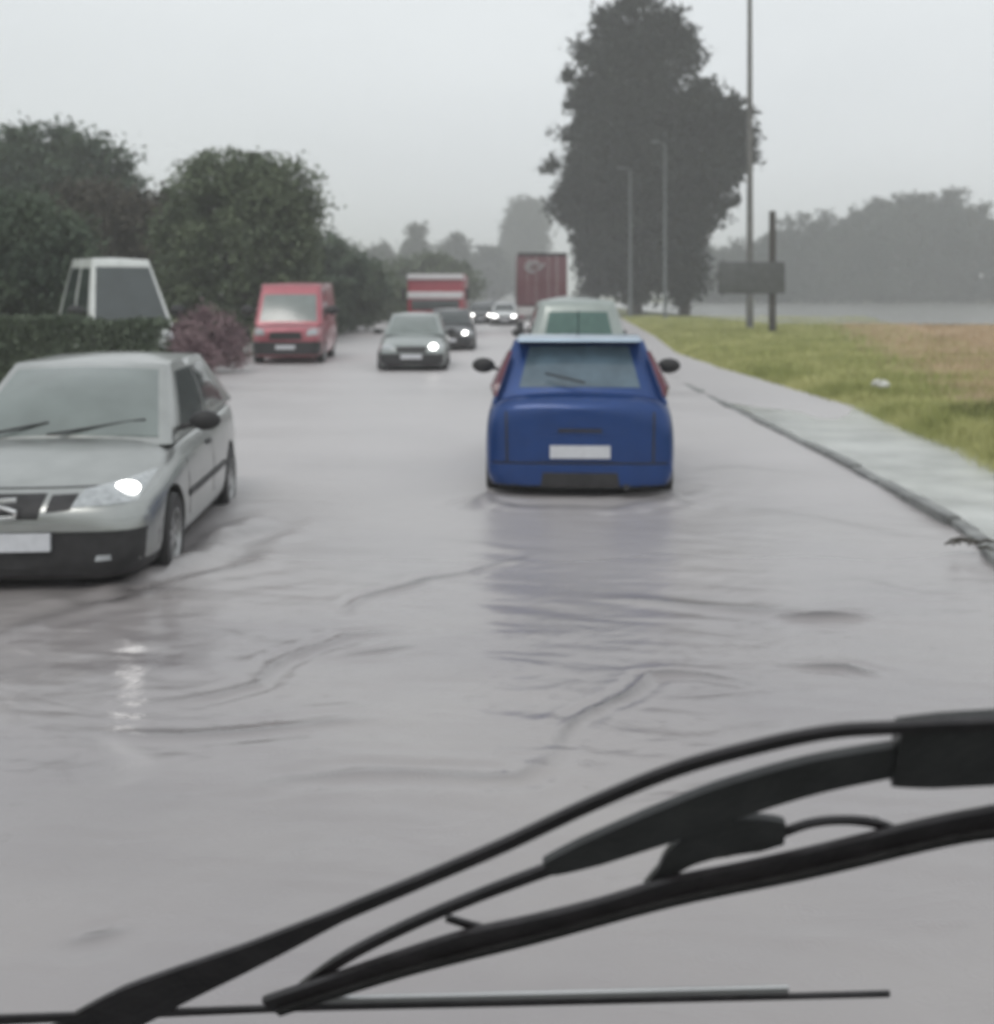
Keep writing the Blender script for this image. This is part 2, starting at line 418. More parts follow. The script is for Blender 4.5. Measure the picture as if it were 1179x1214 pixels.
def patch(c, u, v, bulge=0, n=None):
    """c: corner vectors bottom-left, bottom-right, top-right, top-left"""
    p = c[0]*(1-u)*(1-v)+c[1]*u*(1-v)+c[2]*u*v+c[3]*(1-u)*v
    if bulge: p = p+n*bulge*math.sin(math.pi*min(max(u, 0), 1))*math.sin(math.pi*min(max(v, 0), 1))
    return p
def pnorm(c, out):
    n = (c[1]-c[0]).cross(c[3]-c[0]).normalized()
    return n if n.dot(out) > 0 else -n
def patch_grid(c, n, u0=0, u1=1, v0=0, v1=1, nu=10, nv=8, bulge=0, off=0):
    return [[patch(c, u0+(u1-u0)*i/nu, v0+(v1-v0)*j/nv, bulge, n)+n*off for j in range(nv+1)] for i in range(nu+1)]

def pane(name, c, n, u0, u1, v0, v1, bulge, m, parent, off=.005, taper=0):
    k = MB(); nu, nv = 10, 6
    def uu(u, v): return u
    A = patch_grid(c, n, u0, u1, v0, v1, nu, nv, bulge, off)
    B = patch_grid(c, n, u0, u1, v0, v1, nu, nv, bulge, off-.02)
    VA = k.grid(A); VB = k.grid(B, True)
    def wall(a, b2):
        for i in range(len(a)-1): k.b.faces.new((a[i], a[i+1], b2[i+1], b2[i]))
    wall([r[0] for r in VA], [r[0] for r in VB]); wall([r[-1] for r in VA], [r[-1] for r in VB])
    wall(VA[0], VB[0]); wall(VA[-1], VB[-1])
    return k.build(name, m, parent)

def surf_panel(name, bvh, corners, axis, m, parent, off=.006, thick=.03, nu=None, nv=5):
    """a panel following the body surface; corners (a,b) seen from front/rear (x,z) or the sides (y,z)"""
    D = {'front': Vector((0, 1, 0)), 'rear': Vector((0, -1, 0)), 'pos': Vector((-1, 0, 0)), 'neg': Vector((1, 0, 0)), 'top': Vector((0, 0, -1))}[axis]
    def mk(a, bb):
        if axis in ('front', 'rear'): return Vector((a, 0, bb))-D*6
        if axis == 'top': return Vector((a, bb, 0))-D*6
        return Vector((0, a, bb))-D*6
    P = []
    if nu is None: nu = max(6, int((abs(corners[1][0]-corners[0][0])+.01)/.045))
    for i in range(nu+1):
        row = []
        for j in range(nv+1):
            u, v = i/nu, j/nv
            a = corners[0][0]*(1-u)*(1-v)+corners[1][0]*u*(1-v)+corners[2][0]*u*v+corners[3][0]*(1-u)*v
            bb = corners[0][1]*(1-u)*(1-v)+corners[1][1]*u*(1-v)+corners[2][1]*u*v+corners[3][1]*(1-u)*v
            o = mk(a, bb); hit = bvh.ray_cast(o, D)
            q = hit[0] if hit[0] is not None else bvh.find_nearest(o+D*5)[0]
            row.append(q)
        P.append(row)
    k = MB()
    VA = k.grid([[q-D*off for q in r] for r in P]); VB = k.grid([[q+D*thick for q in r] for r in P], True)
    def wall(a, b2):
        for i in range(len(a)-1): k.b.faces.new((a[i], a[i+1], b2[i+1], b2[i]))
    wall([r[0] for r in VA], [r[0] for r in VB]); wall([r[-1] for r in VA], [r[-1] for r in VB])
    wall(VA[0], VB[0]); wall(VA[-1], VB[-1])
    return k.build(name, m, parent)

def mirror_c(c): return [(-a, b2) for a, b2 in c]

def make_wheel(parent, x, y, r, wd, simple=False):
    s = 1 if x > 0 else -1
    M = Matrix.Translation((x, y, r)) @ Matrix.Rotation(R(90)*s, 4, 'Y')
    k = MB(); n = 20 if simple else 36
    k.lathe([(r*.62, -wd/2), (r*.9, -wd/2), (r*.985, -wd*.38), (r, -wd*.2), (r, wd*.2), (r*.985, wd*.38), (r*.9, wd/2), (r*.62, wd/2), (r*.6, wd*.2), (r*.6, -wd*.2), (r*.62, -wd/2)], n, M)
    t = k.build('tyre', RUBBER, parent)
    k = MB(); k.lathe([(0, wd*.1), (r*.60, wd*.12), (r*.63, wd*.5), (r*.59, wd*.5), (r*.55, wd*.25), (0, wd*.2)], n, M)
    k.lathe([(0, wd*.42), (r*.16, wd*.40), (r*.17, wd*.2)], 16, M)
    for i in range(6):
        a = i*math.pi/3
        Mi = M @ Matrix.Rotation(a, 4, 'Z')
        q = bmesh.ops.create_cube(k.b, size=1)
        bmesh.ops.transform(k.b, matrix=Mi @ Matrix.Translation((r*.34, 0, wd*.33)) @ Matrix.Diagonal((r*.5, r*.13, wd*.16, 1)), verts=q['verts'])
    rim = k.build('rim', RIM, t)
    return t

def make_car(name, label, cat, loc, rz, sp, body_mat, group=None):
    """local: front towards -Y, origin on the road under the middle"""
    root = empty(name, loc, rz); tag(root, label, cat, group)
    simple = sp.get('simple', False)
    b = loft_body(sp['stations']); me = bpy.data.meshes.new('lower'); b.to_mesh(me); b.free()
    lo = bpy.data.objects.new('body', me); C.objects.link(lo)
    sub = lo.modifiers.new('s', 'SUBSURF'); sub.levels = sub.render_levels = 2
    baked(lo)
    # wheel arches
    wr, wx, wys, wd = sp['wheel_r'], sp['wheel_x'], sp['wheel_y'], sp.get('wheel_w', .2)
    lo.data.materials.append(body_mat); lo.data.materials.append(PLASTIC)
    cut = MB()
    for wyv in wys:
        for s in (1, -1):
            cut.lathe([(0, -.16), (wr*1.14, -.16), (wr*1.14, .3), (0, .3)], 36, Matrix.Translation((s*wx, wyv, wr+.01)) @ Matrix.Rotation(R(90)*s, 4, 'Y'))
    co = cut.build('cut', PLASTIC, smooth=False)
    bo = lo.modifiers.new('b', 'BOOLEAN'); bo.operation = 'DIFFERENCE'; bo.object = co; bo.solver = 'EXACT'
    bpy.context.view_layer.update(); baked(lo)
    bpy.data.objects.remove(co)
    for p in lo.data.polygons:
        c = p.center
        p.material_index = 0; p.use_smooth = True
        for wyv in wys:
            if math.hypot(c.y-wyv, c.z-wr-.01) < wr*1.125 and abs(c.x) > wx-.2: p.material_index = 1; p.use_smooth = False
        if c.z < sp.get('under', .22) and p.normal.z < -.4: p.material_index = 1
        if c.z < sp.get('clad', 0): p.material_index = 1
    # greenhouse
    g = sp['cab']   # (y_base_front,z), (y_roof_front,z), (y_roof_rear,z), (y_base_rear,z), hw_base, hw_roof
    (y1, z1), (y2, z2), (y3, z3), (y4, z4), hb, ht = g
    V = Vector
    f = [V((-hb, y1, z1)), V((hb, y1, z1)), V((ht, y2, z2)), V((-ht, y2, z2))]
    rr = [V((hb, y4, z4)), V((-hb, y4, z4)), V((-ht, y3, z3)), V((ht, y3, z3))]
    sp_ = [V((hb, y1, z1)), V((hb, y4, z4)), V((ht, y3, z3)), V((ht, y2, z2))]
    sn = [V((-hb, y4, z4)), V((-hb, y1, z1)), V((-ht, y2, z2)), V((-ht, y3, z3))]
    rf = [V((-ht, y2, z2)), V((ht, y2, z2)), V((ht, y3, z3)), V((-ht, y3, z3))]
    nf, nr, npz, nn, nro = pnorm(f, V((0, -1, .3))), pnorm(rr, V((0, 1, .3))), pnorm(sp_, V((1, 0, .2))), pnorm(sn, V((-1, 0, .2))), V((0, 0, 1))
    bf, bs, br = sp.get('bulge', (.07, .03, .05))
    k = MB()
    for c, n, bl in ((f, nf, bf), (rr, nr, bf*.6), (sp_, npz, bs), (sn, nn, bs), (rf, nro, br)):
        k.grid(patch_grid(c, n, nu=10, nv=8, bulge=bl))
    bmesh.ops.remove_doubles(k.b, verts=k.b.verts, dist=1e-4)
    k.b.verts.ensure_lookup_table(); bmesh.ops.recalc_face_normals(k.b, faces=k.b.faces)
    es = [e for e in k.b.edges if len(e.link_faces) == 2 and e.calc_face_angle() > R(22)]
    bmesh.ops.bevel(k.b, geom=es, offset=sp.get('bev', .05), segments=4, affect='EDGES', profile=.5)
    up = k.build('upper', body_mat)
    # join into one body mesh
    bm = bmesh.new(); bm.from_mesh(lo.data); bm.from_mesh(up.data)
    me2 = bpy.data.meshes.new('body'); bm.to_mesh(me2)
    bvh = BVHTree.FromBMesh(bm); bm.free()
    me2.materials.append(body_mat); me2.materials.append(PLASTIC)
    bpy.data.objects.remove(up); bpy.data.objects.remove(lo)
    try: me2.set_sharp_from_angle(angle=R(32))
    except Exception: pass
    body = bpy.data.objects.new('body', me2); C.objects.link(body); body.parent = root
    # glass
    gm = sp.get('glass', GLASS)
    mg = sp.get('marg', (.07, .93, .06, .88))
    pane('windscreen', f, nf, mg[0], mg[1], mg[2], mg[3], bf, gm, root)
    if sp.get('rear_glass', True):
        rg = sp.get('rglass', (.09, .91, .08, .86))
        pane('rear_window', rr, nr, *rg, bf*.6, sp.get('rglass_mat', gm), root)
    for c, n, fl in ((sp_, npz, 0), (sn, nn, 1)):
        for (u0, u1) in sp.get('side_u', ((.12, .46), (.50, .82))):
            a, b2 = (u0, u1) if not fl else (1-u1, 1-u0)
            pane('side_window', c, n, a, b2, .10, .86, bs, sp.get('side_glass', GLASS), root)
    # wheels
    for wyv in wys:
        for s in (1, -1): 
            tt = make_wheel(root, s*wx, wyv, wr, wd, simple)
    # panels: name, corners, axis, material, mirror, off
    for (nm, cs, ax, m, mir, off) in sp['panels']:
        surf_panel(nm, bvh, cs, ax, m, root, off)
        if mir: surf_panel(nm, bvh, mirror_c(cs) if ax in ('front', 'rear', 'top') else cs, ax if ax in ('front', 'rear', 'top') else 'neg', m, root, off)
    # mirrors
    mx_, my_, mz_, ms = sp['mirror']
    for s in (1, -1):
        k = MB(); k.ellipsoid((s*(mx_+.10*ms), my_, mz_), (.115*ms, .06*ms, .075*ms)); k.tube([(s*(mx_-.08), my_, mz_-.05), (s*(mx_+.04), my_, mz_-.02)], .022)
        k.build('wing_mirror', sp.get('mirror_mat', PLASTIC), root)
    return root, bvh

# --- silver saloon-nosed hatchback coming towards us (front left of the picture)
SILVER = paint('silver_green_paint', (.38, .39, .378), .85, .32)
seat_sp = dict(
    stations=[(-2.10, .60, .24, .50, .60), (-2.02, .76, .17, .58, .71), (-1.80, .84, .15, .66, .80), (-1.30, .865, .15, .77, .90), (-.80, .865, .15, .86, .98),
              (0, .87, .15, .89, .96), (1.1, .865, .15, .93, .98), (1.7, .83, .17, .95, 1.0), (1.98, .76, .2, .90, .97), (2.08, .62, .28, .8, .86)],
    cab=((-1.02, .90), (-.22, 1.44), (1.15, 1.45), (1.80, .99), .775, .585), glass=GLASS_PALE, marg=(.06, .94, .08, .90), bulge=(.10, .03, .045), clad=.28,
    wheel_r=.305, wheel_x=.76, wheel_y=(-1.30, 1.18), mirror=(.84, -.62, 1.03, 1.0), mirror_mat=PLASTIC,
    panels=[('headlight', [(.36, .640), (.77, .655), (.80, .800), (.42, .735)], 'front', LAMPGL, True, .008),
            ('grille', [(-.17, .575), (.17, .575), (.20, .72), (-.20, .72)], 'front', PLASTIC, False, .010),
            ('grille', [(.215, .615), (.36, .63), (.39, .715), (.235, .71)], 'front', PLASTIC, True, .008),
            ('bumper_strip', [(-.80, .505), (.80, .505), (.80, .555), (-.80, .555)], 'front', SILVER, False, .035),
            ('lower_intake', [(-.82, .12), (.82, .12), (.84, .49), (-.84, .49)], 'front', PLASTIC, False, .014),
            ('fog_light', [(.52, .31), (.62, .315), (.61, .35), (.53, .345)], 'front', LAMPGL, True, .024),
            ('number_plate', [(-.26, .385), (.26, .385), (.26, .495), (-.26, .495)], 'front', PLATE, False, .050),
            ('tail_light', [(.62, .70), (.76, .70), (.76, .90), (.60, .90)], 'rear', REDLAMP, True, .008),
            ('side_trim', [(-.82, .50), (.80, .50), (.80, .545), (-.82, .545)], 'pos', PLASTIC, True, .012),
            ('door_handle', [(-.02, .78), (.14, .78), (.14, .81), (-.02, .81)], 'pos', PLASTIC, True, .02),
            ('door_seam', [(-.80, .25), (-.79, .25), (-.79, .90), (-.80, .90)], 'pos', PLASTIC, True, .003),
            ('door_seam', [(.22, .25), (.23, .25), (.23, .92), (.22, .92)], 'pos', PLASTIC, True, .003),
            ('bonnet_seam', [(-.70, .742), (.70, .742), (.70, .750), (-.70, .750)], 'front', PLASTIC, False, .003)])
sx, sy, yaw = -3.02, 7.30, R(-4.0)
# front centre of the car at (sx, sy): local front is (0,-2.1)
fd = Vector((0, -2.10, 0)); fd.rotate(Matrix.Rotation(-yaw, 3, 'Z'))
seat, sbvh = make_car('oncoming_car', 'silver hatchback with one lit headlight driving towards us through the flood, nearest at left', 'car',
                (sx-fd.x, sy-fd.y, -.115), -yaw, seat_sp, SILVER)
hl = [c for c in seat.children if c.name.startswith('headlight')][0]
hy = sbvh.ray_cast(Vector((.655, -6, .722)), Vector((0, 1, 0)))[0].y
k = MB(); k.ellipsoid((.655, hy+.015, .724), (.082, .05, .046), 24); k.build('lit_bulb', LIT, hl)
# emblem: a chrome S of two bars
k = MB(); ye = -2.135
for pts in (([(-.055, .02), (-.05, .05), (.06, .058)],), ([(.055, -.02), (.05, -.05), (-.06, -.058)],), ([(-.055, .02), (.055, -.02)],)):
    pp = pts[0]; k.tube([(a, ye, .648+c) for a, c in pp], .013, 8)
k.build('emblem', CHROME, seat)
# wiper arms and aerial
k = MB(); k.tube([(-.1, -1.02, .975), (.45, -.86, 1.05), (.55, -.84, 1.06)], .010, 6); k.build('wiper', PLASTIC, seat)
k = MB(); k.tube([(-.6, -1.02, .965), (-.12, -.9, 1.05)], .010, 6); k.build('wiper', PLASTIC, seat)

# --- blue hatchback ahead of us
BLUE = paint('deep_blue_paint', (.008, .046, .185), .30, .30)
BLUE.node_tree.nodes['Principled BSDF'].inputs['Coat Weight'].default_value = .3
BLUE_GLASS = mat('rear_glass_blue_grey', (.10, .15, .19), .12, coat=.5, noise=.2, nscale=4)
blue_sp = dict(
    stations=[(-2.05, .60, .24, .55, .62), (-1.95, .78, .18, .62, .74), (-1.6, .86, .16, .74, .88), (-1.0, .88, .16, .88, 1.02),
              (0, .88, .16, .94, 1.03), (1.0, .88, .16, .97, 1.04), (1.70, .88, .16, .97, 1.05), (1.86, .885, .14, .92, 1.04), (2.00, .85, .16, .86, 1.01), (2.07, .74, .20, .74, .90)],
    cab=((-1.05, 1.0), (-.20, 1.50), (1.48, 1.52), (1.90, .94), .825, .625), marg=(.07, .93, .06, .88), bulge=(.04, .03, .04), bev=.05,
    clad=.17, rglass=(.135, .865, .24, .89), rglass_mat=BLUE_GLASS,
    wheel_r=.32, wheel_x=.775, wheel_w=.22, wheel_y=(-1.25, 1.40), mirror=(.94, -.60, 1.15, 1.15), mirror_mat=PLASTIC,
    panels=[('headlight', [(.45, .66), (.76, .68), (.76, .80), (.48, .76)], 'front', LAMPGL, True, .008),
            ('number_plate', [(-.275, .46), (.275, .46), (.275, .575), (-.275, .575)], 'rear', PLATE, False, .030),
            ('plate_recess', [(-.36, .435), (.36, .435), (.34, .66), (-.34, .66)], 'rear', BLUE, False, .010),
            ('bumper', [(-.84, .22), (.84, .22), (.84, .405), (-.84, .405)], 'rear', BLUE, False, .045),
            ('bumper_valance', [(-.38, .10), (.38, .10), (.34, .33), (-.34, .33)], 'rear', PLASTIC, False, .056),
            ('bumper_seam', [(-.80, .400), (.80, .400), (.80, .420), (-.80, .420)], 'rear', PLASTIC, False, .008),
            ('tailgate_seam', [(.66, .42), (.678, .42), (.69, .98), (.672, .98)], 'rear', PLASTIC, True, .008),
            ('tailgate_handle', [(-.20, .70), (.20, .70), (.20, .725), (-.20, .725)], 'rear', PLASTIC, False, .02),
            ('door_seam', [(-.7, .25), (-.69, .25), (-.69, .95), (-.7, .95)], 'pos', PLASTIC, True, .003),
            ('door_seam', [(.35, .25), (.36, .25), (.36, .98), (.35, .98)], 'pos', PLASTIC, True, .003)])
BR = 10.8
blue, bbvh = make_car('hatchback', 'deep blue hatchback seen from behind with white number plate and dark mirrors', 'car',
                (.868, BR+2.07, -.10), R(180)-R(3.0), blue_sp, BLUE)
V = Vector
for s in (1, -1):   # tall lamps climbing the rear pillars
    k = MB()
    prof = [(.80, 1.90, 1.00), (.835, 1.86, 1.10), (.80, 1.80, 1.18), (.735, 1.68, 1.32), (.675, 1.585, 1.43)]
    inner = [(.765, 1.955, 1.02), (.745, 1.935, 1.10), (.72, 1.88, 1.17), (.675, 1.76, 1.31), (.635, 1.66, 1.42)]
    A = [[V((s*a[0], a[1], a[2])), V((s*(a[0]+i_[0])/2+s*.012, (a[1]+i_[1])/2+.03, (a[2]+i_[2])/2)), V((s*i_[0], i_[1], i_[2]))] for a, i_ in zip(prof, inner)]
    k.grid(A); r_ = bmesh.ops.solidify(k.b, geom=list(k.b.faces), thickness=.03)
    k.build('tail_light', REDLAMP, blue)
k = MB(); k.prism([(1.38, 1.50), (1.66, 1.50), (1.74, 1.515), (1.735, 1.528), (1.62, 1.560), (1.38, 1.572)], 'x', -.585, .585)
bmesh.ops.bevel(k.b, geom=list(k.b.edges), offset=.015, segments=3, affect='EDGES'); k.build('spoiler', paint('spoiler_highlight_paint', (.34, .43, .52), .8, .3), blue)  # blue spoiler coloured pale to stand for its bright sky highlight
k = MB(); k.tube([(-.42, 2.0, .20), (-.42, 2.12, .20)], .03, 12); k.build('exhaust', PLASTIC, blue)
k = MB(); k.tube([(-.05, 1.93, 1.14), (.32, 1.83, 1.22)], .010, 6); k.build('rear_wiper', PLASTIC, blue)
k = MB(); k.tube([(0, .9, 1.56), (.0, 1.25, 1.80)], .005, 6); k.build('aerial', PLASTIC, blue)
for s in (1, -1):
    k = MB(); k.box((s*.33, .85, 1.05), (.25, .10, .28), bev=.04); k.build('headrest', PLASTIC, blue)

# --- generic small cars further up the queue
def far_sp(dark=False, lit=(1,), Hh=1.46):
    return dict(simple=True,
      stations=[(-2.10, .62, .24, .52, .62), (-2.0, .78, .17, .60, .74), (-1.6, .85, .15, .72, .86), (-.9, .87, .15, .86, .98), (0, .87, .15, .90, .97),
                (1.2, .87, .15, .93, .99), (1.8, .82, .17, .95, 1.0), (2.05, .7, .25, .85, .92)],
      cab=((-1.0, .95), (-.25, Hh), (1.15, Hh), (1.75, 1.0), .77, .59), glass=GLASS, bulge=(.08, .03, .04),
      wheel_r=.31, wheel_x=.77, wheel_y=(-1.28, 1.2), mirror=(.85, -.6, 1.03, 1.0), clad=0,
      panels=[('headlight', [(.42, .62), (.78, .64), (.80, .78), (.46, .73)], 'front', LIT if 2 in lit else LAMPGL, True, .008),
              ('grille', [(-.36, .56), (.36, .56), (.38, .70), (-.38, .70)], 'front', PLASTIC, False, .010),
              ('bumper', [(-.82, .12), (.82, .12), (.84, .52), (-.84, .52)], 'front', PLASTIC, False, .03),
              ('number_plate', [(-.26, .40), (.26, .40), (.26, .51), (-.26, .51)], 'front', PLATE, False, .035),
              ('tail_light', [(.60, .72), (.76, .72), (.76, .92), (.58, .92)], 'rear', REDLAMP, True, .008)])
GREYP = paint('pale_grey_paint', (.30, .33, .32), .3)
DARKP = paint('dark_grey_paint', (.05, .052, .055), .3)
WHITEP = paint('white_paint', (.62, .64, .64), 0, .35)
grp = 'oncoming cars queuing through the flood'
def lamp(car, x, z, r=.09, y=-2.06):
    hl = [c for c in car.children if c.name.startswith('headlight')][0]
    k = MB(); k.ellipsoid((x, y, z), (r*1.3, .06, r)); k.build('lit_bulb', LIT, hl)
sp2 = far_sp(); sp2['glass'] = GLASS_PALE
c2, _ = make_car('oncoming_car', 'pale grey hatchback with dark bumper and one lit headlight beside the red van', 'car', (-2.13, 30.9, -.1), R(1), sp2, GREYP, grp)
lamp(c2, .54, .70, .075)
c3, _ = make_car('oncoming_car', 'dark saloon half hidden behind the pale grey hatchback', 'car', (-1.62, 41.5, -.1), 0, far_sp(), DARKP, grp)
lamp(c3, .55, .70, .065)
def place_copy(src, loc, label, rz=0):
    c = copy_tree(src); c.location = loc; c.rotation_euler = (0, 0, rz); c['label'] = label; return c
c4, _ = make_car('oncoming_car', 'dark car with bright headlights right of the red and white truck', 'car', (-1.05, 78, -.1), 0, far_sp(lit=(2,)), DARKP, grp)
c5 = place_copy(c4, (-.75, 100, -.1), 'most distant dark car with headlights on, between the two red lorries')
c6, _ = make_car('oncoming_car', 'small white car with headlights on, just left of the dark red lorry', 'car', (.45, 74, -.1), 0, far_sp(lit=(2,)), WHITEP, grp)

# --- pale people carrier between the blue hatchback and the lorry
MPV = paint('pale_silver_green_paint', (.33, .37, .35), .3)
mpv_sp = dict(simple=True,
    stations=[(-2.1, .62, .26, .6, .7), (-2.0, .80, .2, .7, .85), (-1.6, .88, .18, .85, 1.0), (-1.0, .91, .18, 1.0, 1.12), (0, .92, .18, 1.06, 1.14),
              (1.5, .92, .18, 1.08, 1.16), (1.98, .90, .2, 1.08, 1.16), (2.08, .78, .28, 1.0, 1.1)],
    cab=((-1.25, 1.1), (-.45, 1.82), (1.75, 1.86), (2.0, 1.1), .87, .66), bulge=(.08, .04, .10), bev=.13, rglass=(.14, .86, .10, .72),
    rglass_mat=mat('green_tinted_glass', (.07, .14, .12), .1, coat=.5, noise=.1),
    wheel_r=.32, wheel_x=.8, wheel_y=(-1.3, 1.3), mirror=(.92, -.8, 1.2, 1.1), side_u=((.12, .4), (.43, .66), (.69, .86)),
    panels=[('tail_light', [(.74, .80), (.86, .80), (.84, 1.15), (.74, 1.15)], 'rear', REDLAMP, True, .01),
            ('number_plate', [(-.26, .5), (.26, .5), (.26, .61), (-.26, .61)], 'rear', PLATE, False, .03),
            ('bumper', [(-.85, .2), (.85, .2), (.85, .45), (-.85, .45)], 'rear', PLASTIC, False, .03),
            ('headlight', [(.45, .72), (.8, .74), (.8, .88), (.5, .84)], 'front', LAMPGL, True, .01)])
make_car('people_carrier', 'pale silver green people carrier directly in front of the blue hatchback', 'car', (1.45, 22.9, -.1), R(180), mpv_sp, MPV)

# --- vans
def van_sp(hh, hw, L, bulge=(.02, .02, .05)):
    f = -L/2
    return dict(simple=True,
      stations=[(f, hw*.72, .30, .80, .95), (f+.10, hw*.90, .24, .92, 1.08), (f+.45, hw*.98, .22, 1.02, 1.14), (f+.95, hw, .22, 1.12, 1.17), (f+1.5, hw, .22, 1.2, 1.28), (0, hw, .22, 1.25, 1.36),
                (L/2-.15, hw, .22, 1.25, 1.36), (L/2, hw*.96, .26, 1.2, 1.34)],
      cab=((f+.58, 1.10), (f+1.30, hh-.10), (L/2-.12, hh-.04), (L/2-.03, 1.25), hw*.955, hw*.84), bulge=bulge, bev=.10,
      marg=(.08, .92, .08, .74), rear_glass=False, side_u=((.10, .26),), glass=GLASS_PALE,
      wheel_r=.34, wheel_x=hw-.13, wheel_y=(f+1.0, L/2-1.1), wheel_w=.22, mirror=(hw+.02, f+.95, 1.5, 1.7),
      panels=[('headlight', [(hw*.56, .82), (hw*.86, .84), (hw*.88, 1.06), (hw*.60, .98)], 'front', LAMPGL, True, .01),
              ('grille', [(-hw*.45, .72), (hw*.45, .72), (hw*.42, .92), (-hw*.42, .92)], 'front', PLASTIC, False, .02),
              ('bumper', [(-hw*.95, .22), (hw*.95, .22), (hw*.95, .66), (-hw*.95, .66)], 'front', PLASTIC, False, .04),
              ('number_plate', [(-.26, .46), (.26, .46), (.26, .57), (-.26, .57)], 'front', PLATE, False, .055),
              ('door_seam', [(f+2.1, .4), (f+2.12, .4), (f+2.12, 2.0), (f+2.1, 2.0)], 'pos', PLASTIC, True, .004)])
REDV = paint('faded_red_paint', (.40, .11, .135), .25, .28)
van, _ = make_car('delivery_van', 'red delivery van with pale windscreen standing at the left edge of the flooded road', 'van', (-5.82, 34.3, -.06), R(3), van_sp(2.32, .98, 5.2), REDV)
WV = paint('white_van_paint', (.60, .62, .60), 0, .35)
wsp = van_sp(2.78, .98, 3.9); wsp['glass'] = GLASS; wsp['marg'] = (.055, .945, .03, .88); wsp['side_u'] = ((.08, .42), (.5, .9)); wsp['bev'] = .07; wsp['cab'] = ((-1.40, 1.15), (-.45, 2.70), (1.5, 2.74), (1.92, 1.2), .95, .66)
make_car('delivery_van', 'white van nosing out from behind the clipped hedge under the trees', 'van', (-9.1, 28.2, .0), R(33), wsp, WV)

# --- red and white lorry coming towards us
REDT = paint('lorry_red_paint', (.33, .05, .07), .05, .4)
WHT = mat('lorry_white_band', (.62, .60, .61), .4, noise=.06)
root = empty('oncoming_lorry', (-2.72, 52, -.1)); tag(root, 'red lorry with two white bands across its front, behind the queue of oncoming cars', 'lorry')
k = MB(); k.box((0, 1.1, 1.72), (2.45, 2.2, 2.25), bev=.12); k.build('cab', REDT, root)
k = MB(); k.box((0, 5.3, 1.75), (2.5, 6.0, 2.35), bev=.04); k.build('cargo_box', REDT, root)
k = MB(); k.box((0, .0, 1.52), (2.1, .05, .44), bev=.02); k.build('windscreen', GLASS, root)
k = MB(); k.box((0, 1.0, 2.76), (2.47, 2.3, .24), bev=.05); k.build('roof_band', WHT, root)
k = MB(); k.box((0, -.02, 1.96), (2.44, .10, .30), bev=.02); k.build('front_band', WHT, root)
k = MB(); k.box((0, -.06, .62), (2.4, .22, .42), bev=.05); k.build('bumper', PLASTIC, root)
k = MB(); k.box((0, -.03, 1.05), (1.5, .06, .3), bev=.02); k.build('grille', PLASTIC, root)
for s in (1, -1):
    k = MB(); k.box((s*.95, -.19, .66), (.32, .06, .18), bev=.02); k.build('headlight', LAMPGL, root)
    k = MB(); k.box((s*1.42, .2, 2.0), (.16, .12, .5), bev=.03); k.tube([(s*1.2, .3, 2.2), (s*1.4, .2, 2.2)], .02); k.build('wing_mirror', PLASTIC, root)
    for y in (1.0, 6.4): make_wheel(root, s*1.05, y, .48, .28, True)
k = MB(); k.box((0, 4.2, .72), (.9, 7.6, .2)); k.build('chassis', PLASTIC, root)

# --- dark red box lorry ahead in our lane
DRED = paint('dull_red_box', (.13, .045, .055), .0, .5)
root = empty('box_lorry', (2.22, 58, -.1)); tag(root, 'dark red box lorry seen from behind beside the tall trees, pale emblem on its doors', 'lorry')
k = MB(); k.box((0, 3.6, 2.72), (2.45, 7.2, 2.62), bev=.04); k.build('cargo_box', DRED, root)
k = MB()
for s in (1, -1): k.box((s*.60, -.02, 2.72), (1.14, .04, 2.40), bev=.01)
k.build('rear_door', DRED, root)
k = MB()
for x in (-.72, -.30, .30, .72): k.tube([(x, -.06, 1.55), (x, -.06, 3.9)], .018, 6)
k.build('lock_bar', CHROME, root)
k = MB(); k.box((0, -.03, 3.96), (2.42, .05, .16), bev=.01); k.build('top_rail', PLASTIC, root)
GREYL = mat('emblem_pale_grey', (.36, .35, .35), .5, noise=.1)
k = MB(); 
for i in range(9):
    a = R(30+i*28); a2 = R(30+(i+1)*28)
    k.tube([(-.45+.36*math.cos(a), -.07, 3.35+.24*math.sin(a)), (-.45+.36*math.cos(a2), -.07, 3.35+.24*math.sin(a2))], .07, 6)
k.tube([(-.2, -.07, 3.2), (.1, -.07, 3.5)], .07, 6); k.tube([(-.85, -.07, 3.3), (-.45, -.07, 3.42)], .06, 6)
k.build('emblem', GREYL, root)
PALEL = mat('lorry_pale_skirt', (.5, .5, .49), .45, noise=.1)
k = MB(); k.box((0, .1, 1.16), (2.4, .25, .42), bev=.03); k.build('tail_lift', PALEL, root)
k = MB(); k.box((0, .25, .72), (2.3, .12, .14), bev=.02); k.build('underrun_bar', PALEL, root)
k = MB(); k.box((0, 4.0, 1.0), (.9, 8.6, .24)); k.build('chassis', PLASTIC, root)
k = MB(); k.box((0, 8.4, 1.85), (2.3, 1.9, 2.4), bev=.12); k.build('cab', PALEL, root)
for s in (1, -1):
    k = MB(); k.box((s*1.0, .02, .92), (.3, .06, .14), bev=.01); k.build('tail_light', REDLAMP, root)
    for y in (1.9, 3.0, 8.3): make_wheel(root, s*1.02, y, .48, .28, True)

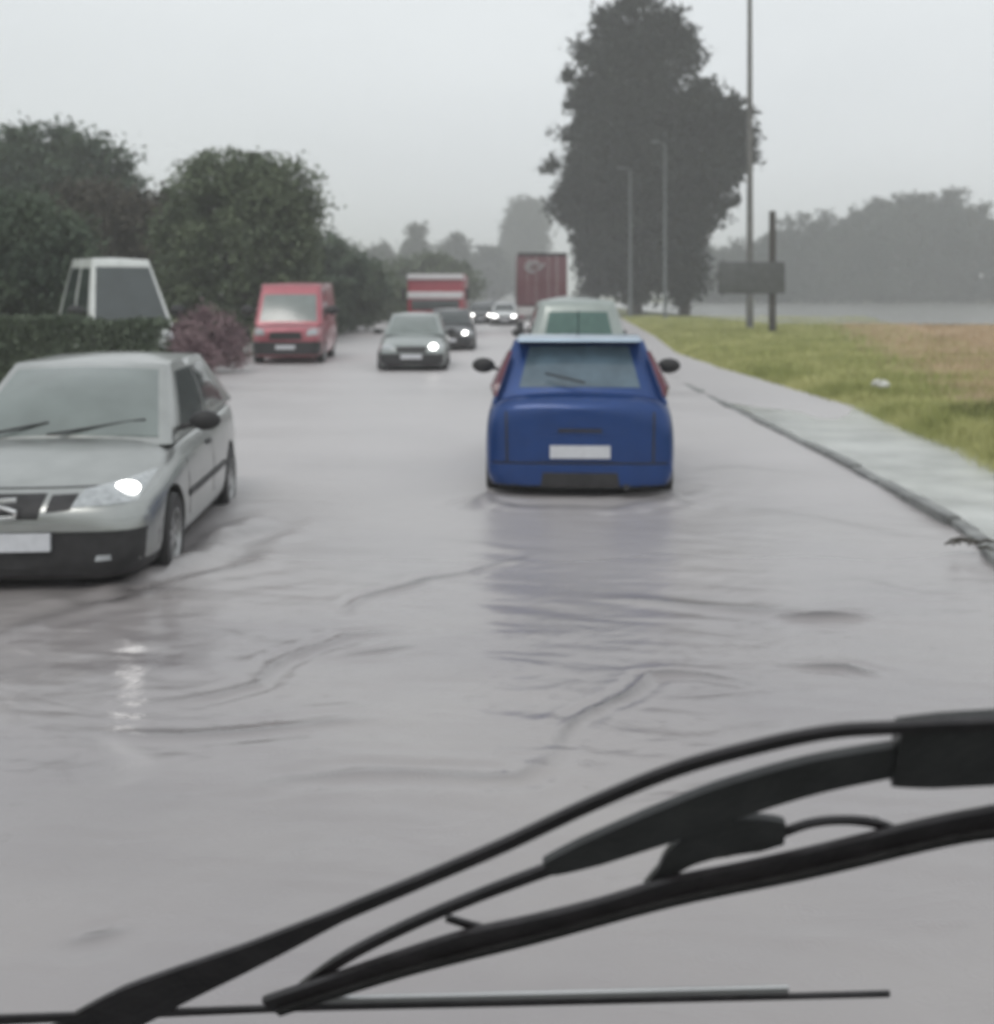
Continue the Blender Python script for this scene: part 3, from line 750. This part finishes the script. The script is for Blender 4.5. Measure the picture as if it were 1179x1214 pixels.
# ------------------------------------------------------------------ vegetation
def leafmat(name, c1, c2, sc=1.2):
    m = mat(name, c1, .6, col2=c2, nscale=sc, spec=.25)
    return m
LF_DARK = leafmat('foliage_dark_green', (.040, .062, .045), (.105, .140, .09), .6)
LF_MID = leafmat('foliage_mid_green', (.068, .092, .056), (.15, .185, .11), .9)
LF_OLIVE = leafmat('foliage_deep_olive', (.011, .016, .012), (.027, .034, .026), .25)
LF_FAR = leafmat('foliage_far', (.035, .05, .035), (.075, .09, .06), .12)
LF_RED = leafmat('foliage_purple_red', (.17, .105, .12), (.30, .21, .22), 2)
BARK = mat('bark', (.055, .045, .037), .9, noise=.3, nscale=6, bump=.8, bscale=12)

def leaf_cloud(name, ell, n_clumps, per, sig, size, m, parent, seed, shell=.55, flat=None):
    r = np.random.default_rng(seed)
    vol = np.array([e[3]*e[4]*e[5] for e in ell]); pr = vol/vol.sum()
    idx = r.choice(len(ell), n_clumps, p=pr); E = np.array(ell)[idx]
    d = r.normal(size=(n_clumps, 3)); d /= np.linalg.norm(d, axis=1)[:, None]
    rad = r.uniform(0, 1, n_clumps)**(1/3.)*(1-shell)+shell*r.uniform(.75, 1.02, n_clumps)
    rad = np.where(r.uniform(size=n_clumps) < .35, r.uniform(0, 1, n_clumps)**.33*.85, rad)
    cc = E[:, :3]+d*E[:, 3:]*rad[:, None]
    k = r.integers(max(1, int(per*.5)), int(per*1.5)+1, n_clumps)
    cen = np.repeat(cc, k, axis=0); sg = np.repeat(r.uniform(.6, 1.3, n_clumps)*sig, k)
    p = cen+r.normal(size=cen.shape)*sg[:, None]*np.array([1, 1, .75])
    if flat is not None: p = p[p[:, 2] < flat+r.normal(size=len(p))*.06]
    p = p[p[:, 2] > .02]
    n = len(p)
    a = r.normal(size=(n, 3)); a /= np.linalg.norm(a, axis=1)[:, None]
    q = r.normal(size=(n, 3)); b = np.cross(a, q); b /= np.linalg.norm(b, axis=1)[:, None]
    s = size*r.uniform(.6, 1.35, n)[:, None]
    v = np.stack([p-a*s, p+b*s*.42-a*s*.1, p+a*s, p-b*s*.42-a*s*.1], 1).reshape(-1, 3)
    f = np.arange(n*4).reshape(-1, 4)
    return np_mesh(name, v, f, m, parent)

def tree(name, label, x, y, ell, nc, per, sig, size, m, seed, trunk_r=.3, group=None, cat='tree', flat=None, limbs=7, z0=0.02, trunk=True):
    root = empty(name, (x, y, z0)); tag(root, label, cat, group)
    top = max(e[2] for e in ell); r = random.Random(seed)
    k = MB()
    k.tube([(0, 0, -.3), (.03, 0, top*.25), (-.05, .04, top*.55), (.05, 0, top*.95)], [trunk_r*1.25, trunk_r*.9, trunk_r*.6, trunk_r*.15], 10)
    for i in range(limbs):
        e = ell[i % len(ell)]; h0 = top*r.uniform(.15, .6)
        tx, ty, tz = e[0]+r.uniform(-.6, .6)*e[3], e[1]+r.uniform(-.6, .6)*e[4], max(h0+.2, e[2]+r.uniform(-.3, .6)*e[5])
        k.tube([(0, 0, h0), (tx*.4, ty*.4, h0+(tz-h0)*.45), (tx, ty, tz)], [trunk_r*.42, trunk_r*.25, trunk_r*.06], 7)
    k.build('trunk', BARK, root)
    leaf_cloud('crown', ell, nc, per, sig, size, m, root, seed, flat=flat)
    return root

# group of very tall trees beyond the right verge
gt = 'tall dark trees right of the road'
tree('tall_tree', 'tallest dark tree in the middle of the clump, its top leaving the picture', 12.6, 108,
     [(0, 0, 6.5, 4.6, 4.5, 5.5), (.3, 0, 14, 6.0, 5.5, 6.5), (-.6, 0, 21, 4.4, 4, 4.6), (.2, 0, 26, 3.6, 3.4, 3.4), (2.8, 0, 23.5, 3.0, 3, 3.6), (-2.8, 0, 25.2, 2.0, 2, 2.4)], 980, 50, .62, .34, LF_OLIVE, 11, .6, gt, limbs=12)
tree('tall_tree', 'dark leaning tree at the right of the clump, behind the utility pole', 17.0, 107,
     [(-.2, 0, 5.5, 2.0, 3, 4.5), (.6, 0, 9.5, 2.8, 3, 3.2), (2.3, 0, 13.8, 3.4, 3.5, 3.0), (3.4, 0, 17.0, 3.0, 3, 2.9), (1.2, 0, 18.6, 2.6, 3, 2.4), (5.0, 0, 14.6, 1.2, 1.4, 1.6), (3.6, 0, 10.3, 1.0, 1, 1.3)], 520, 46, .5, .34, LF_OLIVE, 12, .5, gt, limbs=10)
tree('tall_tree', 'ragged dark tree at the left of the clump with loose tufts against the sky', 8.9, 110,
     [(.4, 0, 6, 2.2, 3, 5.0), (0, 0, 11.2, 3.4, 3.5, 3.8), (.4, 0, 16, 2.8, 3, 3.4), (.4, 0, 20, 2.2, 2.6, 2.6), (-3.6, 0, 9.6, 1.3, 1, 1.0), (-4.3, 0, 13.9, .95, .8, .9), (-3.1, 0, 16.6, 1.1, 1, 1.0), (-2.4, 0, 19.4, .9, .9, .8), (-1.9, 0, 22.0, 1.2, 1, 1.0), (-.9, 0, 24.6, 1.0, 1, 1.1)], 520, 44, .45, .32, LF_OLIVE, 13, .45, gt, limbs=12)
# pale far tree left of the clump
tree('distant_tree', 'pale hazy tree standing far behind the dark red lorry', 8.6, 380, [(0, 0, 14, 8, 7, 13), (.9, 0, 25, 6.6, 6, 8.6)], 360, 40, 1.4, .85, LF_FAR, 14, .5)

# left side trees
gl = 'garden trees on the left'
tree('garden_tree', 'large grey green tree at the left edge, its top tufted', -26.0, 66,
     [(0, 0, 5.5, 5.6, 5, 5.2), (1.2, 0, 8.6, 4.6, 4, 3.0), (-3, 0, 7.5, 4, 4, 3.2), (1.9, 0, 11.3, 1.2, 1, .7), (4.2, 0, 7.2, 2.2, 2.5, 3)], 700, 50, .45, .20, LF_DARK, 21, .4, gl, limbs=10)
tree('garden_tree', 'broad rounded tree with mid green crown between white van and red van', -9.7, 45,
     [(0, 0, 3.6, 3.0, 2.8, 3.2), (-.5, 0, 5.6, 2.5, 2.4, 1.8), (1.1, 0, 5.4, 1.9, 2, 1.9), (-2.3, .4, 3.2, 1.4, 1.6, 2.8), (2.2, 0, 4.9, .8, 1, 1.4), (2.1, 0, 2.9, .95, 1.5, 2.2)], 820, 55, .28, .115, LF_MID, 22, .28, gl, flat=7.35, limbs=12)
tree('garden_tree', 'low brownish green tree in the gap above the white van', -16.4, 52,
     [(0, 0, 3.4, 3.2, 2.5, 3.0), (-1.2, 0, 5.2, 2.2, 2, 1.6), (1.6, 0, 4.6, 1.8, 2, 1.9)], 520, 46, .35, .15, leafmat('foliage_brown_green', (.05, .045, .035), (.085, .075, .055)), 23, .22, gl, limbs=8)
tree('garden_tree', 'dark shrubby tree at the far left behind the hedge', -14.6, 34.5,
     [(0, 0, 2.4, 2.9, 2.4, 2.6), (1.6, 0, 2.2, 1.6, 1.6, 2.1), (-2.2, 0, 3.2, 2.2, 2, 2.2)], 620, 50, .26, .10, LF_DARK, 24, .2, gl, limbs=8)
tree('garden_tree', 'dark rounded tree just behind the red van', -9.2, 62,
     [(0, 0, 2.6, 2.6, 2, 2.6), (1.8, 0, 2.0, 1.6, 2, 2.0)], 340, 42, .3, .15, LF_DARK, 25, .2, gl, limbs=6)
# hedge in front of the white van
def hedge(name, label, x0, x1, y0, y1, h, m, n, seed, size=.05, cat='hedge', group=None):
    root = empty(name, ((x0+x1)/2, (y0+y1)/2, .05)); tag(root, label, cat, group)
    r = np.random.default_rng(seed); W, D = (x1-x0)/2, (y1-y0)/2
    p = np.stack([r.uniform(-W, W, n), r.uniform(-D, D, n), h*r.uniform(0, 1, n)**.8], 1)
    face = r.integers(0, 3, n)
    p[:, 1] = np.where(face == 0, -D+np.abs(r.normal(0, .06, n)), p[:, 1]); p[:, 2] = np.where(face == 1, h-np.abs(r.normal(0, .05, n)), p[:, 2])
    p += r.normal(0, .03, p.shape)
    p[:, 2] += .05*np.sin(p[:, 0]*2.1+seed)+.03*np.sin(p[:, 0]*5.3)
    a = r.normal(size=(n, 3)); a /= np.linalg.norm(a, axis=1)[:, None]; b = np.cross(a, r.normal(size=(n, 3))); b /= np.linalg.norm(b, axis=1)[:, None]
    s = size*r.uniform(.6, 1.4, n)[:, None]
    v = np.stack([p-a*s, p+b*s*.5, p+a*s, p-b*s*.5], 1).reshape(-1, 3)
    np_mesh('leaves', v, np.arange(n*4).reshape(-1, 4), m, root)
    k = MB(); 
    for i in range(int((x1-x0)/.4)+1):
        xx = -W+.1+i*.4
        if xx > W-.1: break
        k.tube([(xx, 0, -.1), (xx+.05, .02, h*.5), (xx, 0, h*.85)], [.03, .02, .008], 6)
    k.build('stems', BARK, root)
    return root
hedge('hedge', 'long clipped grey green hedge behind the silver hatchback', -12.6, -6.25, 21.6, 22.6, 1.33, leafmat('foliage_hedge_grey_green', (.08, .105, .07), (.15, .18, .125), .9), 42000, 31)
tree('shrub', 'purple red leaved shrub beside the red van', -6.95, 28.2,
     [(0, 0, .75, .85, .7, .75), (.5, .1, .5, .5, .5, .5), (-.6, 0, .6, .5, .5, .6)], 260, 40, .11, .05, LF_RED, 32, .04, None, 'shrub', limbs=9, z0=.05)
tree('shrub', 'low purple red shrub at the hedge end near the silver car', -5.95, 23.6,
     [(-.1, 0, .45, .45, .4, .48), (-.5, .1, .6, .35, .4, .5)], 120, 36, .09, .045, LF_RED, 33, .03, None, 'shrub', limbs=7, z0=.05)
hedge('hedge', 'dark untrimmed hedge running away behind the red van', -9.2, -7.1, 46, 62, 2.6, LF_DARK, 26000, 34, .12)

# distant trees closing the road
gd = 'hazy distant trees across the end of the road'
far = [(-40, 300, 13, 9, 'hazy distant tree crown left of the narrow pointed one'), (-28, 280, 12, 7, 'low hazy distant tree above the pale grey hatchback'),
       (-19.7, 285, 17, 3.2, 'narrow pointed distant tree rising over the red and white lorry'), (-11, 290, 15, 6.5, 'hazy distant tree right of the narrow pointed one'),
       (-2.5, 310, 13, 7, 'faint distant tree left of the dark red lorry'), (-56, 320, 13, 8, 'distant tree half hidden by the broad green crown')]
for i, (x, y, h, wv, lb) in enumerate(far):
    tree('distant_tree', lb, x, y, [(0, 0, h*.5, wv, wv*.8, h*.48), (wv*.15, 0, h*.85, wv*.55, wv*.6, h*.30)], 190, 34, .9, .62, LF_FAR, 40+i, .35, gd, limbs=5)
# nearer road-side bushes left of the queue
tree('roadside_bush', 'blurred roadside bush between the red van and the oncoming lorry', -8.4, 78, [(0, 0, 1.9, 2.2, 2, 2.0), (1.4, 0, 1.5, 1.5, 1.6, 1.5)], 200, 40, .3, .17, LF_MID, 50, .15, None, 'bush', limbs=5)
tree('roadside_bush', 'larger roadside bush behind the oncoming lorry', -6.3, 118, [(0, 0, 3.0, 4.2, 3, 3.1), (2.5, 0, 2.4, 2.5, 2, 2.5), (-3.5, 0, 3, 3, 2, 3)], 260, 40, .45, .28, LF_MID, 51, .2, None, 'bush', limbs=5)

# far wood on the right: one mass
ell = []
r = random.Random(5)
for i in range(46):
    x = 44+i*2.9+r.uniform(-1.5, 1.5); px = CX+x*F/272
    h = float(np.interp(px, [860, 930, 1000, 1060, 1150, 1200, 1300, 1500], [14, 19.5, 22, 25, 26, 19, 20, 18]))*r.uniform(.90, 1.06)
    ell.append((x, 272+r.uniform(-4, 10), h*.42, 5.5, 5, h*.44)); ell.append((x+r.uniform(-2, 2), 274, h*.72, 4.0, 4, h*.27)); ell.append((x, 270, 2.6, 3.5, 4, 2.8))
wood = leaf_cloud('distant_wood', ell, 5600, 30, .85, .62, leafmat('foliage_far_wood', (.03, .045, .035), (.07, .085, .06), .08), None, 60)
tag(wood, 'far off wood behind the flooded meadow, fading into the rain', 'wood', kind='stuff')

# grass verge and crop
def blades(name, n, xf, ypdf, hmin, hmax, m, seed, wid):
    r = np.random.default_rng(seed)
    y = ypdf(r.uniform(size=n)); x = xf(y, r.uniform(size=n), r)
    z = ground_z(x, y)
    clump = .5+.5*np.clip(snoise(x, y, seed+1, 1.1), -1, 1)
    h = r.uniform(hmin, hmax, n)*(.55+.8*clump)
    sc = np.clip(y/14, .8, 5); wd = wid*sc*r.uniform(.6, 1.4, n)
    a = r.uniform(0, 6.28, n); lean = r.normal(0, .35, (n, 2))*h[:, None]
    p0 = np.stack([x-np.cos(a)*wd, y-np.sin(a)*wd, z], 1); p1 = np.stack([x+np.cos(a)*wd, y+np.sin(a)*wd, z], 1)
    tp = np.stack([x+lean[:, 0], y+lean[:, 1], z+h], 1)
    v = np.stack([p0, p1, tp], 1).reshape(-1, 3)
    o = np_mesh(name, v, np.arange(n*3).reshape(-1, 3), m)
    return o
M_GRASS = leafmat('verge_grass', (.31, .335, .11), (.56, .55, .25), .55)
M_GRASSD = leafmat('rank_grass', (.085, .105, .03), (.19, .20, .07), .9)
M_CROP = leafmat('ripe_crop', (.48, .36, .23), (.64, .50, .34), .4)
yl = lambda a, b2: (lambda u: a*(b2/a)**u)
g1 = blades('grass', 170000, lambda y, u, r: edge_x(y)+.05+(u**1.5)*(fx(y)-edge_x(y)+3.0).clip(2.5, 30), yl(7, 95), .05, .22, M_GRASS, 71, .009)
tag(g1, 'yellow green verge grass along the flooded pavement', 'grass', kind='stuff')
g2 = blades('long_grass', 60000, lambda y, u, r: edge_x(y)+.8+u*4.0, yl(8.5, 17), .12, .34, M_GRASSD, 73, .008)
tag(g2, 'longer dark green grass at the right edge of the picture', 'grass', kind='stuff')
g3 = blades('crop', 130000, lambda y, u, r: fx(y)+r.normal(0, .5, len(y))+u*(6+y*.55), yl(16, 68), .10, .30, M_CROP, 75, .010)
tag(g3, 'brown ripe crop filling the field behind the grass verge', 'crop', kind='stuff')

# ------------------------------------------------------------------ posts and signs
POST = mat('weathered_post', (.07, .065, .06), .8, noise=.25, nscale=5, bump=.4, bscale=10)
STEEL = mat('galvanised_steel', (.17, .185, .185), .6, .2, noise=.15, nscale=4)
root = empty('utility_pole', (12.85, 60, .1)); tag(root, 'very tall thin grey utility pole behind the road sign', 'pole')
k = MB(); k.tube([(0, 0, -.3), (0, 0, 6), (0, 0, 17.6)], [.19, .16, .11], 12); k.build('pole', mat('grey_pole', (.16, .16, .155), .8, noise=.2, nscale=3), root)
k = MB(); k.box((0, 0, 17.0), (2.0, .12, .14)); k.build('crossarm', POST, root)
root = empty('road_sign', (12.6, 54, .1)); tag(root, 'dark road sign board seen edge lit on a thick post in the grass verge', 'sign')
root['label'] = 'dark rectangular road sign board on a thick post in the grass verge'
k = MB(); k.tube([(0, 0, -.3), (0, 0, 5.6)], [.17, .15], 12); k.build('post', POST, root)
k = MB(); k.box((-1.0, -.20, 2.55), (3.05, .06, 1.45), bev=.02); k.build('board', mat('sign_board_dark', (.10, .105, .105), .6, noise=.2, nscale=3), root)
k = MB()
for z in (2.1, 3.0): k.box((-.9, -.14, z), (2.9, .05, .08))
k.build('bracket', STEEL, root)
k = MB(); k.tube([(-2.3, -.13, 1.75), (-2.3, -.13, 3.35)], .06, 8); k.build('edge_frame', POST, root)
def street_lamp(x, y, h, label):
    root = empty('street_lamp', (x, y, .1)); tag(root, label, 'street lamp', 'pale street lamps in front of the tall trees')
    k = MB(); k.tube([(0, 0, -.3), (0, 0, 1.2), (0, 0, 1.3), (0, 0, h)], [.13, .13, .10, .06], 12); k.build('pole', STEEL, root)
    k = MB(); k.tube([(0, 0, h), (-.1, 0, h+.2), (-.5, 0, h+.3)], .035, 8); k.build('arm', STEEL, root)
    k = MB(); k.ellipsoid((-.75, 0, h+.29), (.32, .12, .07)); k.build('lamp_head', STEEL, root)
street_lamp(12.1, 85, 12.5, 'pale street lamp in front of the tall trees, the right and brighter of the two')
street_lamp(10.5, 93, 11.5, 'thinner pale street lamp in front of the tall trees, the left of the two')

# scraps
k = MB()
r = random.Random(3)
for i in range(5): k.ellipsoid((r.uniform(-.1, .1), r.uniform(-.08, .08), .06+r.uniform(0, .05)), (r.uniform(.06, .13), .07, .05), 8)
for v in k.b.verts: v.co += Vector((r.uniform(-.015, .015), r.uniform(-.015, .015), r.uniform(-.015, .015)))
o = k.build('litter', mat('white_plastic_litter', (.6, .6, .56), .5, noise=.1), smooth=False, loc=(6.62, 20.4, .24)); tag(o, 'crumpled white litter lying at the edge of the verge grass', 'litter')
k = MB(); 
for i in range(26):
    x, y = r.uniform(-.35, .35), r.uniform(-.25, .25); a = r.uniform(-.9, .2); l = r.uniform(.06, .22)
    k.tube([(x, y, .01), (x+l*.5*math.cos(a), y+l*.5*math.sin(a), .03), (x+l*math.cos(a), y+l*math.sin(a), .012)], [.008, .012, .004], 5)
o = k.build('debris', mat('wet_debris', (.05, .045, .035), .6, noise=.3), loc=(3.45, 8.25, .085)); tag(o, 'dark washed up twigs on the pavement edge at the right border', 'debris')

# ------------------------------------------------------------------ our own wipers, on the plane of the windscreen
def W(px, py, off=0.0):            # point on the raked windscreen plane, or on a parallel plane off metres outside it
    v = (py-HY)/F; Y = (.54+off*1.166)/(1-.6*v)
    return Vector(((px-CX)*Y/F, Y, H-v*Y))
N_W = Vector((0, 1, .6)).normalized()
def strip(k, pts, widths, t0, t1):
    """bar lying on the windscreen plane, pts in photo coordinates, width in px, from height t0 to t1 above it"""
    if not hasattr(widths, '__len__'): widths = [widths]*len(pts)
    q, ww = [], []; n_ = len(pts)
    for i in range(n_-1):
        p0, p1, p2, p3 = [Vector(pts[min(max(j, 0), n_-1)]) for j in (i-1, i, i+1, i+2)]
        for s_ in range(6):
            u = s_/6
            q.append(tuple(.5*((2*p1)+(p2-p0)*u+(2*p0-5*p1+4*p2-p3)*u*u+(3*p1-p0-3*p2+p3)*u**3))); ww.append(widths[i]*(1-u)+widths[i+1]*u)
    q.append(pts[-1]); ww.append(widths[-1]); pts, widths = q, ww
    P = [W(*p, (t0+t1)/2)-N_W*(t0+t1)/2 for p in pts]; rings = []
    for i, p in enumerate(P):
        d = (P[min(i+1, len(P)-1)]-P[max(i-1, 0)]).normalized(); s = d.cross(N_W).normalized()
        wv = widths[i] if hasattr(widths, '__len__') else widths
        hwv = wv*p.y/F/2; c = min(.3*hwv, .002)
        rings.append([k.b.verts.new(q) for q in (p+s*hwv+N_W*t0, p+s*hwv+N_W*(t1-c), p+s*(hwv-c)+N_W*t1, p-s*(hwv-c)+N_W*t1, p-s*hwv+N_W*(t1-c), p-s*hwv+N_W*t0)])
    for A, B in zip(rings, rings[1:]):
        for i in range(6): k.b.faces.new((A[i], A[(i+1) % 6], B[(i+1) % 6], B[i]))
    k.b.faces.new(rings[0]); k.b.faces.new(rings[-1][::-1])
    return k
WIPE = mat('wiper_black', (.030, .027, .029), .30, noise=.3, nscale=40, bump=.1, bscale=200)
WARM = mat('wiper_arm_black', (.045, .046, .047), .28, noise=.2, nscale=30, bump=.08, bscale=150)
root = empty('windscreen_wiper', W(700, 990)); tag(root, 'black windscreen wiper, the upper one, with thick arm and wide end at right', 'wiper', 'our wipers')
def wp(name, m, fn):
    k = MB(); fn(k); bmesh.ops.translate(k.b, verts=k.b.verts, vec=-root.location); return k.build(name, m, root)
wp('blade', WIPE, lambda k: strip(k, [(80, 1235), (170, 1185), (300, 1130), (400, 1085), (500, 1043), (600, 1000), (700, 953), (800, 912), (900, 884), (985, 867), (1060, 862), (1190, 857)],
                                 [70, 68, 40, 21, 18, 18, 18, 18, 18, 17, 16, 16], 0, .005))
wp('arm', WARM, lambda k: strip(k, [(650, 1026), (700, 1008), (780, 978), (860, 948), (960, 918), (1062, 898)], [26, 48, 62, 66, 62, 56], .006, .013))
wp('arm_tip', WIPE, lambda k: strip(k, [(345, 1182), (400, 1140), (470, 1103), (560, 1064), (660, 1026)], [14, 15, 15, 15, 18], .006, .011))
wp('arm_cover', WARM, lambda k: strip(k, [(1060, 891), (1110, 889), (1200, 884)], [100, 114, 116], .004, .016))
root = empty('windscreen_wiper', W(800, 1060)); tag(root, 'black windscreen wiper, the lower one, with hinged bridge over its blade', 'wiper', 'our wipers')
wp('blade', WIPE, lambda k: strip(k, [(318, 1190), (400, 1166), (480, 1138), (560, 1113), (640, 1096), (720, 1076), (800, 1052), (880, 1036), (960, 1018), (1040, 998), (1120, 980), (1200, 966)],
                                 [26, 38, 35, 36, 38, 38, 38, 39, 39, 37, 40, 44], 0, .006))
wp('bridge', WARM, lambda k: strip(k, [(770, 1050), (790, 1030), (812, 1010), (850, 993), (900, 986), (930, 984)], [16, 24, 46, 68, 64, 40], .007, .013))
wp('bridge_link', WIPE, lambda k: strip(k, [(920, 990), (960, 976), (1000, 972), (1040, 976), (1075, 992)], [10, 10, 10, 12, 16], .007, .011))
wp('claw', WIPE, lambda k: strip(k, [(530, 1088), (560, 1097), (600, 1106)], [10, 12, 12], .007, .010))
DROP = mat('steel_rivet', (.30, .30, .30), .25, .9, noise=.1)
k = MB()
for (px_, py_, rr0) in ((905, 986, .0035), (832, 1003, .003), (1040, 977, .0022)):
    c = W(px_, py_, .014); c = c-root.location
    k.lathe([(0, .0022), (rr0*.7, .002), (rr0, 0), (rr0, -.004)], 16, Matrix.Translation(c) @ (-N_W).to_track_quat('Z', 'Y').to_matrix().to_4x4())
k.build('rivet', DROP, root)
wp('rubber_lip', RUBBER, lambda k: strip(k, [(330, 1200), (480, 1153), (640, 1112), (800, 1069), (960, 1036), (1120, 998), (1200, 986)], [9, 9, 10, 10, 10, 11, 11], -.004, 0))
wp('bright_spine', mat('worn_steel_spine', (.16, .16, .165), .3, .7, noise=.3, nscale=60), lambda k: strip(k, [(470, 1140), (640, 1091), (800, 1048), (960, 1013), (1120, 975)], [5, 6, 6, 7, 7], .006, .0075))
k = MB(); strip(k, [(-40, 1210), (60, 1206), (340, 1195), (600, 1189), (900, 1182), (1055, 1178)], [22, 16, 10, 9, 8, 8], 0, .003)
o = k.build('cowl_trim', WIPE); tag(o, 'thin dark trim strip along the foot of our windscreen', 'trim')
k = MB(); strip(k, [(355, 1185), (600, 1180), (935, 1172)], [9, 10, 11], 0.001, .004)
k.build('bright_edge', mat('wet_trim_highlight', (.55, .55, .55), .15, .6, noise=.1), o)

# ------------------------------------------------------------------ rain haze
k = MB(); k.box((0, 0, 24), (3100, 3100, 50.0))
hz = k.build('haze', bpy.data.materials.new('rain_haze'), smooth=False); tag(hz, None, None, kind='stuff')
m = hz.data.materials[0]; m.use_nodes = True; t = m.node_tree; t.nodes.clear()
om = t.nodes.new('ShaderNodeOutputMaterial'); pv = t.nodes.new('ShaderNodeVolumePrincipled')
pv.inputs['Color'].default_value = (.985, .99, 1, 1); pv.inputs['Density'].default_value = .00185; pv.inputs['Anisotropy'].default_value = 0.1
t.links.new(pv.outputs[0], om.inputs['Volume'])
